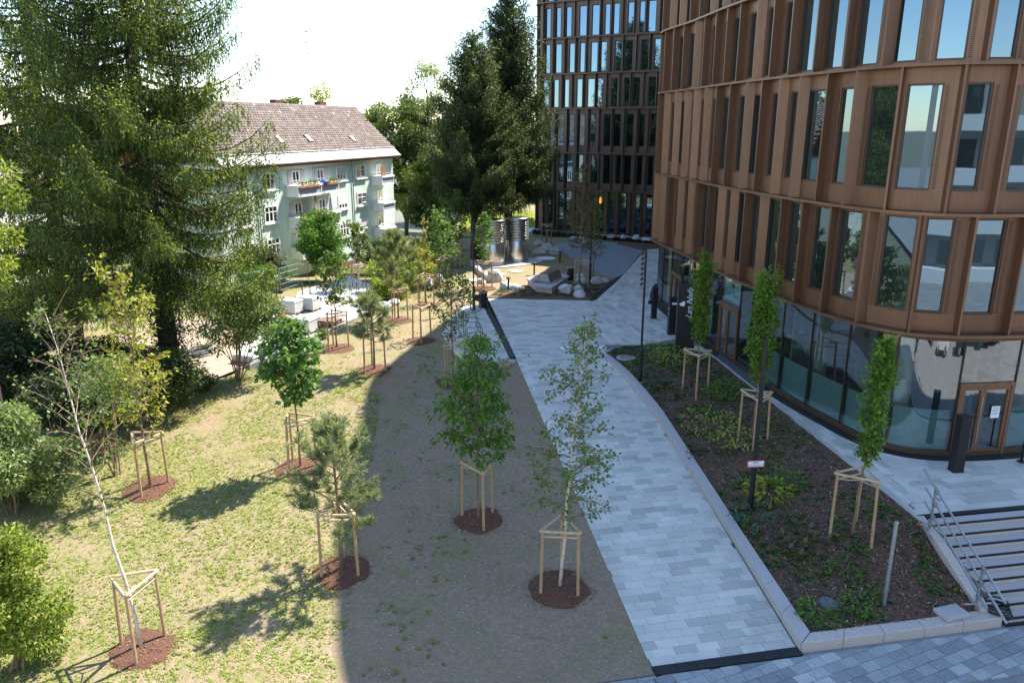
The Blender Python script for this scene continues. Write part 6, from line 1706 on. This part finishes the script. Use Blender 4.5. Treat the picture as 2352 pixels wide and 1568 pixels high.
# bicycle frames of the lot
def frame(x, y, x2, y2, z, label):
    t = thing("lot_hoop", label, "bicycle stand", (x, y, z), group="black hoops in the lower lot")
    m = MB(); dx, dy = x2 - x, y2 - y; h = .78
    m.tube([(0, 0, -.05), (0, 0, h - .04), (dx * .04, dy * .04, h), (dx * .96, dy * .96, h), (dx, dy, h - .04), (dx, dy, -.05)], .022, 6); part("hoop", m, M['black'], t)
for i, (a, b) in enumerate([((-12.83, 45.75), (-13.1, 46.6)), ((-12.55, 46.5), (-12.85, 47.4)), ((-12.28, 47.28), (-12.58, 48.1)), ((-12.0, 48.0), (-12.3, 48.9)), ((-9.59, 44.67), (-9.94, 45.7)), ((-9.34, 45.5), (-9.66, 46.45)), ((-9.02, 46.25), (-9.4, 47.2))]):
    frame(*a, *b, -.34, "black hoop in the lot, " + ["first of the left row from the pallets", "second of the left row from the pallets", "third of the left row from the pallets", "last of the left row by the footpath", "first of the right row from the pallets", "second of the right row from the pallets", "last of the right row by the yellow bush"][i])
frame(-10.11, 42.4, -10.6, 43.4, -.34, "single black hoop standing alone in the middle of the lot")

# ------------------------------------------------------------------ site fence
fn = thing("site_fence", "galvanised mesh site fence panels between lot and house", "fence", (-17.67, 46.3, -.6))
def fpanel(a, b):
    a = np.array(a) - np.array([-17.67, 46.3]); b = np.array(b) - np.array([-17.67, 46.3]); L_ = np.linalg.norm(b - a); d = (b - a) / L_
    pt = lambda s, z: (a[0] + d[0] * s, a[1] + d[1] * s, z)
    m = MB(); m.tube([pt(.02, .05), pt(.02, 1.55)], .022, 6); m.tube([pt(L_ - .02, .05), pt(L_ - .02, 1.55)], .022, 6); m.tube([pt(.02, 1.53), pt(L_ - .02, 1.53)], .018, 6); m.tube([pt(.02, .14), pt(L_ - .02, .14)], .018, 6)
    f = part("panel_frame", m, M['galv'], fn)
    m = MB()
    for k in range(int(L_ / .09)): m.tube([pt(.06 + k * .09, .15), pt(.06 + k * .09, 1.52)], .004, 3, cap=False)
    for z in (.5, .85, 1.2): m.tube([pt(.02, z), pt(L_ - .02, z)], .006, 3, cap=False)
    part("wire_mesh", m, M['galv'], f)
    m = MB(); m.box(-.3, .3, -.11, .11, 0, .12, M=lambda V: V + np.array([*pt(L_, 0)])); part("foot_block", m, M['rubber'], fn)
fpanel((-19.6, 43.6), (-17.5, 46.2)); fpanel((-17.4, 46.3), (-15.15, 48.4)); fpanel((-15.05, 48.5), (-13.97, 51.5))
part("plate", MB().box(-.15, .15, -.01, .01, 0, .1, M=lambda V: V + np.array([3.45, 4.65, 1.35])), M['sign_white'], fn)
rr_ = thing("red_railing", "rust red three bar railing beside the house corner", "railing", (-11.9, 65.0, -2.2), math.radians(60))
for x in (-.9, 0, .9): part("post", MB().tube([(x, 0, -.1), (x, 0, 1.0)], .035, 6), M['rust'], rr_)
for z in (.25, .6, .95): part("bar", MB().tube([(-1.1, -.04, z), (1.1, -.04, z)], .028, 6), M['rust'], rr_)
cb_ = thing("cable_coil", "coil of black corrugated pipe lying on bare soil under the spruce", "pipe coil", (-14.6, 34.2, -.55), .5)
for k in range(7):
    m = MB(); ring(m, (rng.normal(0, .08), rng.normal(0, .05), .05 + .05 * k), .52 + rng.normal(0, .06), .03, 26, 6, 'z'); part("pipe_loop", m, M['rubber'] if k % 2 else M['galv'], cb_)

# ------------------------------------------------------------------ poster inside the studio door
sc = doors[1][0] + .4; p = G.at(sc, -.22); q0, q1 = G.at(sc - .5), G.at(sc + .5); dv = (q1 - q0) / np.linalg.norm(q1 - q0)
po = thing("door_poster", "narrow pink and black poster hanging behind the nail studio door pane", "poster", (p[0], p[1], .5), math.atan2(dv[1], dv[0]))
part("sheet", MB().box(-.2, .2, -.01, 0, 0, 1.5), principled("poster_ground", (.12, .1, .1), .6), po)
part("pink_field", MB().box(-.17, .12, -.013, -.0105, .5, 1.0), principled("poster_pink", (.42, .17, .19), .6), po)
part("pale_field", MB().box(-.08, .1, -.013, -.0105, 1.02, 1.28), principled("poster_pale", (.45, .33, .28), .6), po)

# ------------------------------------------------------------------ cars parked across the street (mirrored in the curved glass)
def car(x, y, rz, col, label):
    t = thing("parked_car", label, "car", (x, y, -1.235), rz, "cars parked along the street")
    prof = [(-2.1, .35), (-2.12, .75), (-1.95, .95), (-1.55, 1.0), (-.95, 1.42), (.45, 1.45), (1.05, 1.02), (1.85, .88), (2.1, .7), (2.12, .35)]
    V = []; n = len(prof)
    for s in (-1, 1):
        for px, pz in prof: V.append((px, s * (.88 - .22 * max(0, pz - .95) / .5), pz))
    F = [tuple(range(n))[::-1], tuple(range(n, 2 * n))] + [(i, (i + 1) % n, n + (i + 1) % n, n + i) for i in range(n)]
    o = part("body", MB().add(V, F), col, t); bv = o.modifiers.new("edge", 'BEVEL'); bv.width = .06; bv.segments = 2
    gl = MB()
    for s in (-1, 1):
        q = [(-1.35, 1.02), (-.88, 1.36), (.38, 1.38), (.85, 1.03)]
        gl.add([(px, s * (.893 - .22 * max(0, pz - .95) / .5), pz) for px, pz in q], [(0, 1, 2, 3)])
    gl.add([(1.06, -.72, 1.04), (1.06, .72, 1.04), (.52, .62, 1.43), (.52, -.62, 1.43)], [(0, 1, 2, 3)]); gl.add([(-1.56, -.72, 1.03), (-1.56, .72, 1.03), (-1.0, .62, 1.42), (-1.0, -.62, 1.42)], [(0, 1, 2, 3)])
    part("window", gl, M['pane'], t)
    for px in (-1.3, 1.3):
        for s in (-1, 1):
            w = MB(); w.tube([(px, s * .72, .32), (px, s * .93, .32)], .32, 18); wh = part("wheel", w, M['rubber'], t)
            w = MB(); w.tube([(px, s * .93, .32), (px, s * .94, .32)], .2, 14); part("rim", w, M['chrome'], wh)
paint = lambda n, c: principled(n, c, .25, .1)
car(15.5, 4.5, .2, paint("white_paint", (.75, .75, .75)), "white car parked across the street, seen only in the glass")
car(21.5, 5.6, .2, paint("dark_paint", (.03, .035, .045)), "dark car parked across the street, seen only in the glass")
car(27.5, 6.8, .2, paint("silver_paint", (.45, .46, .47)), "silver car parked across the street, seen only in the glass")
car(9.0, 2.4, .2, paint("blue_paint", (.05, .09, .2)), "blue car parked across the street, seen only in the glass")
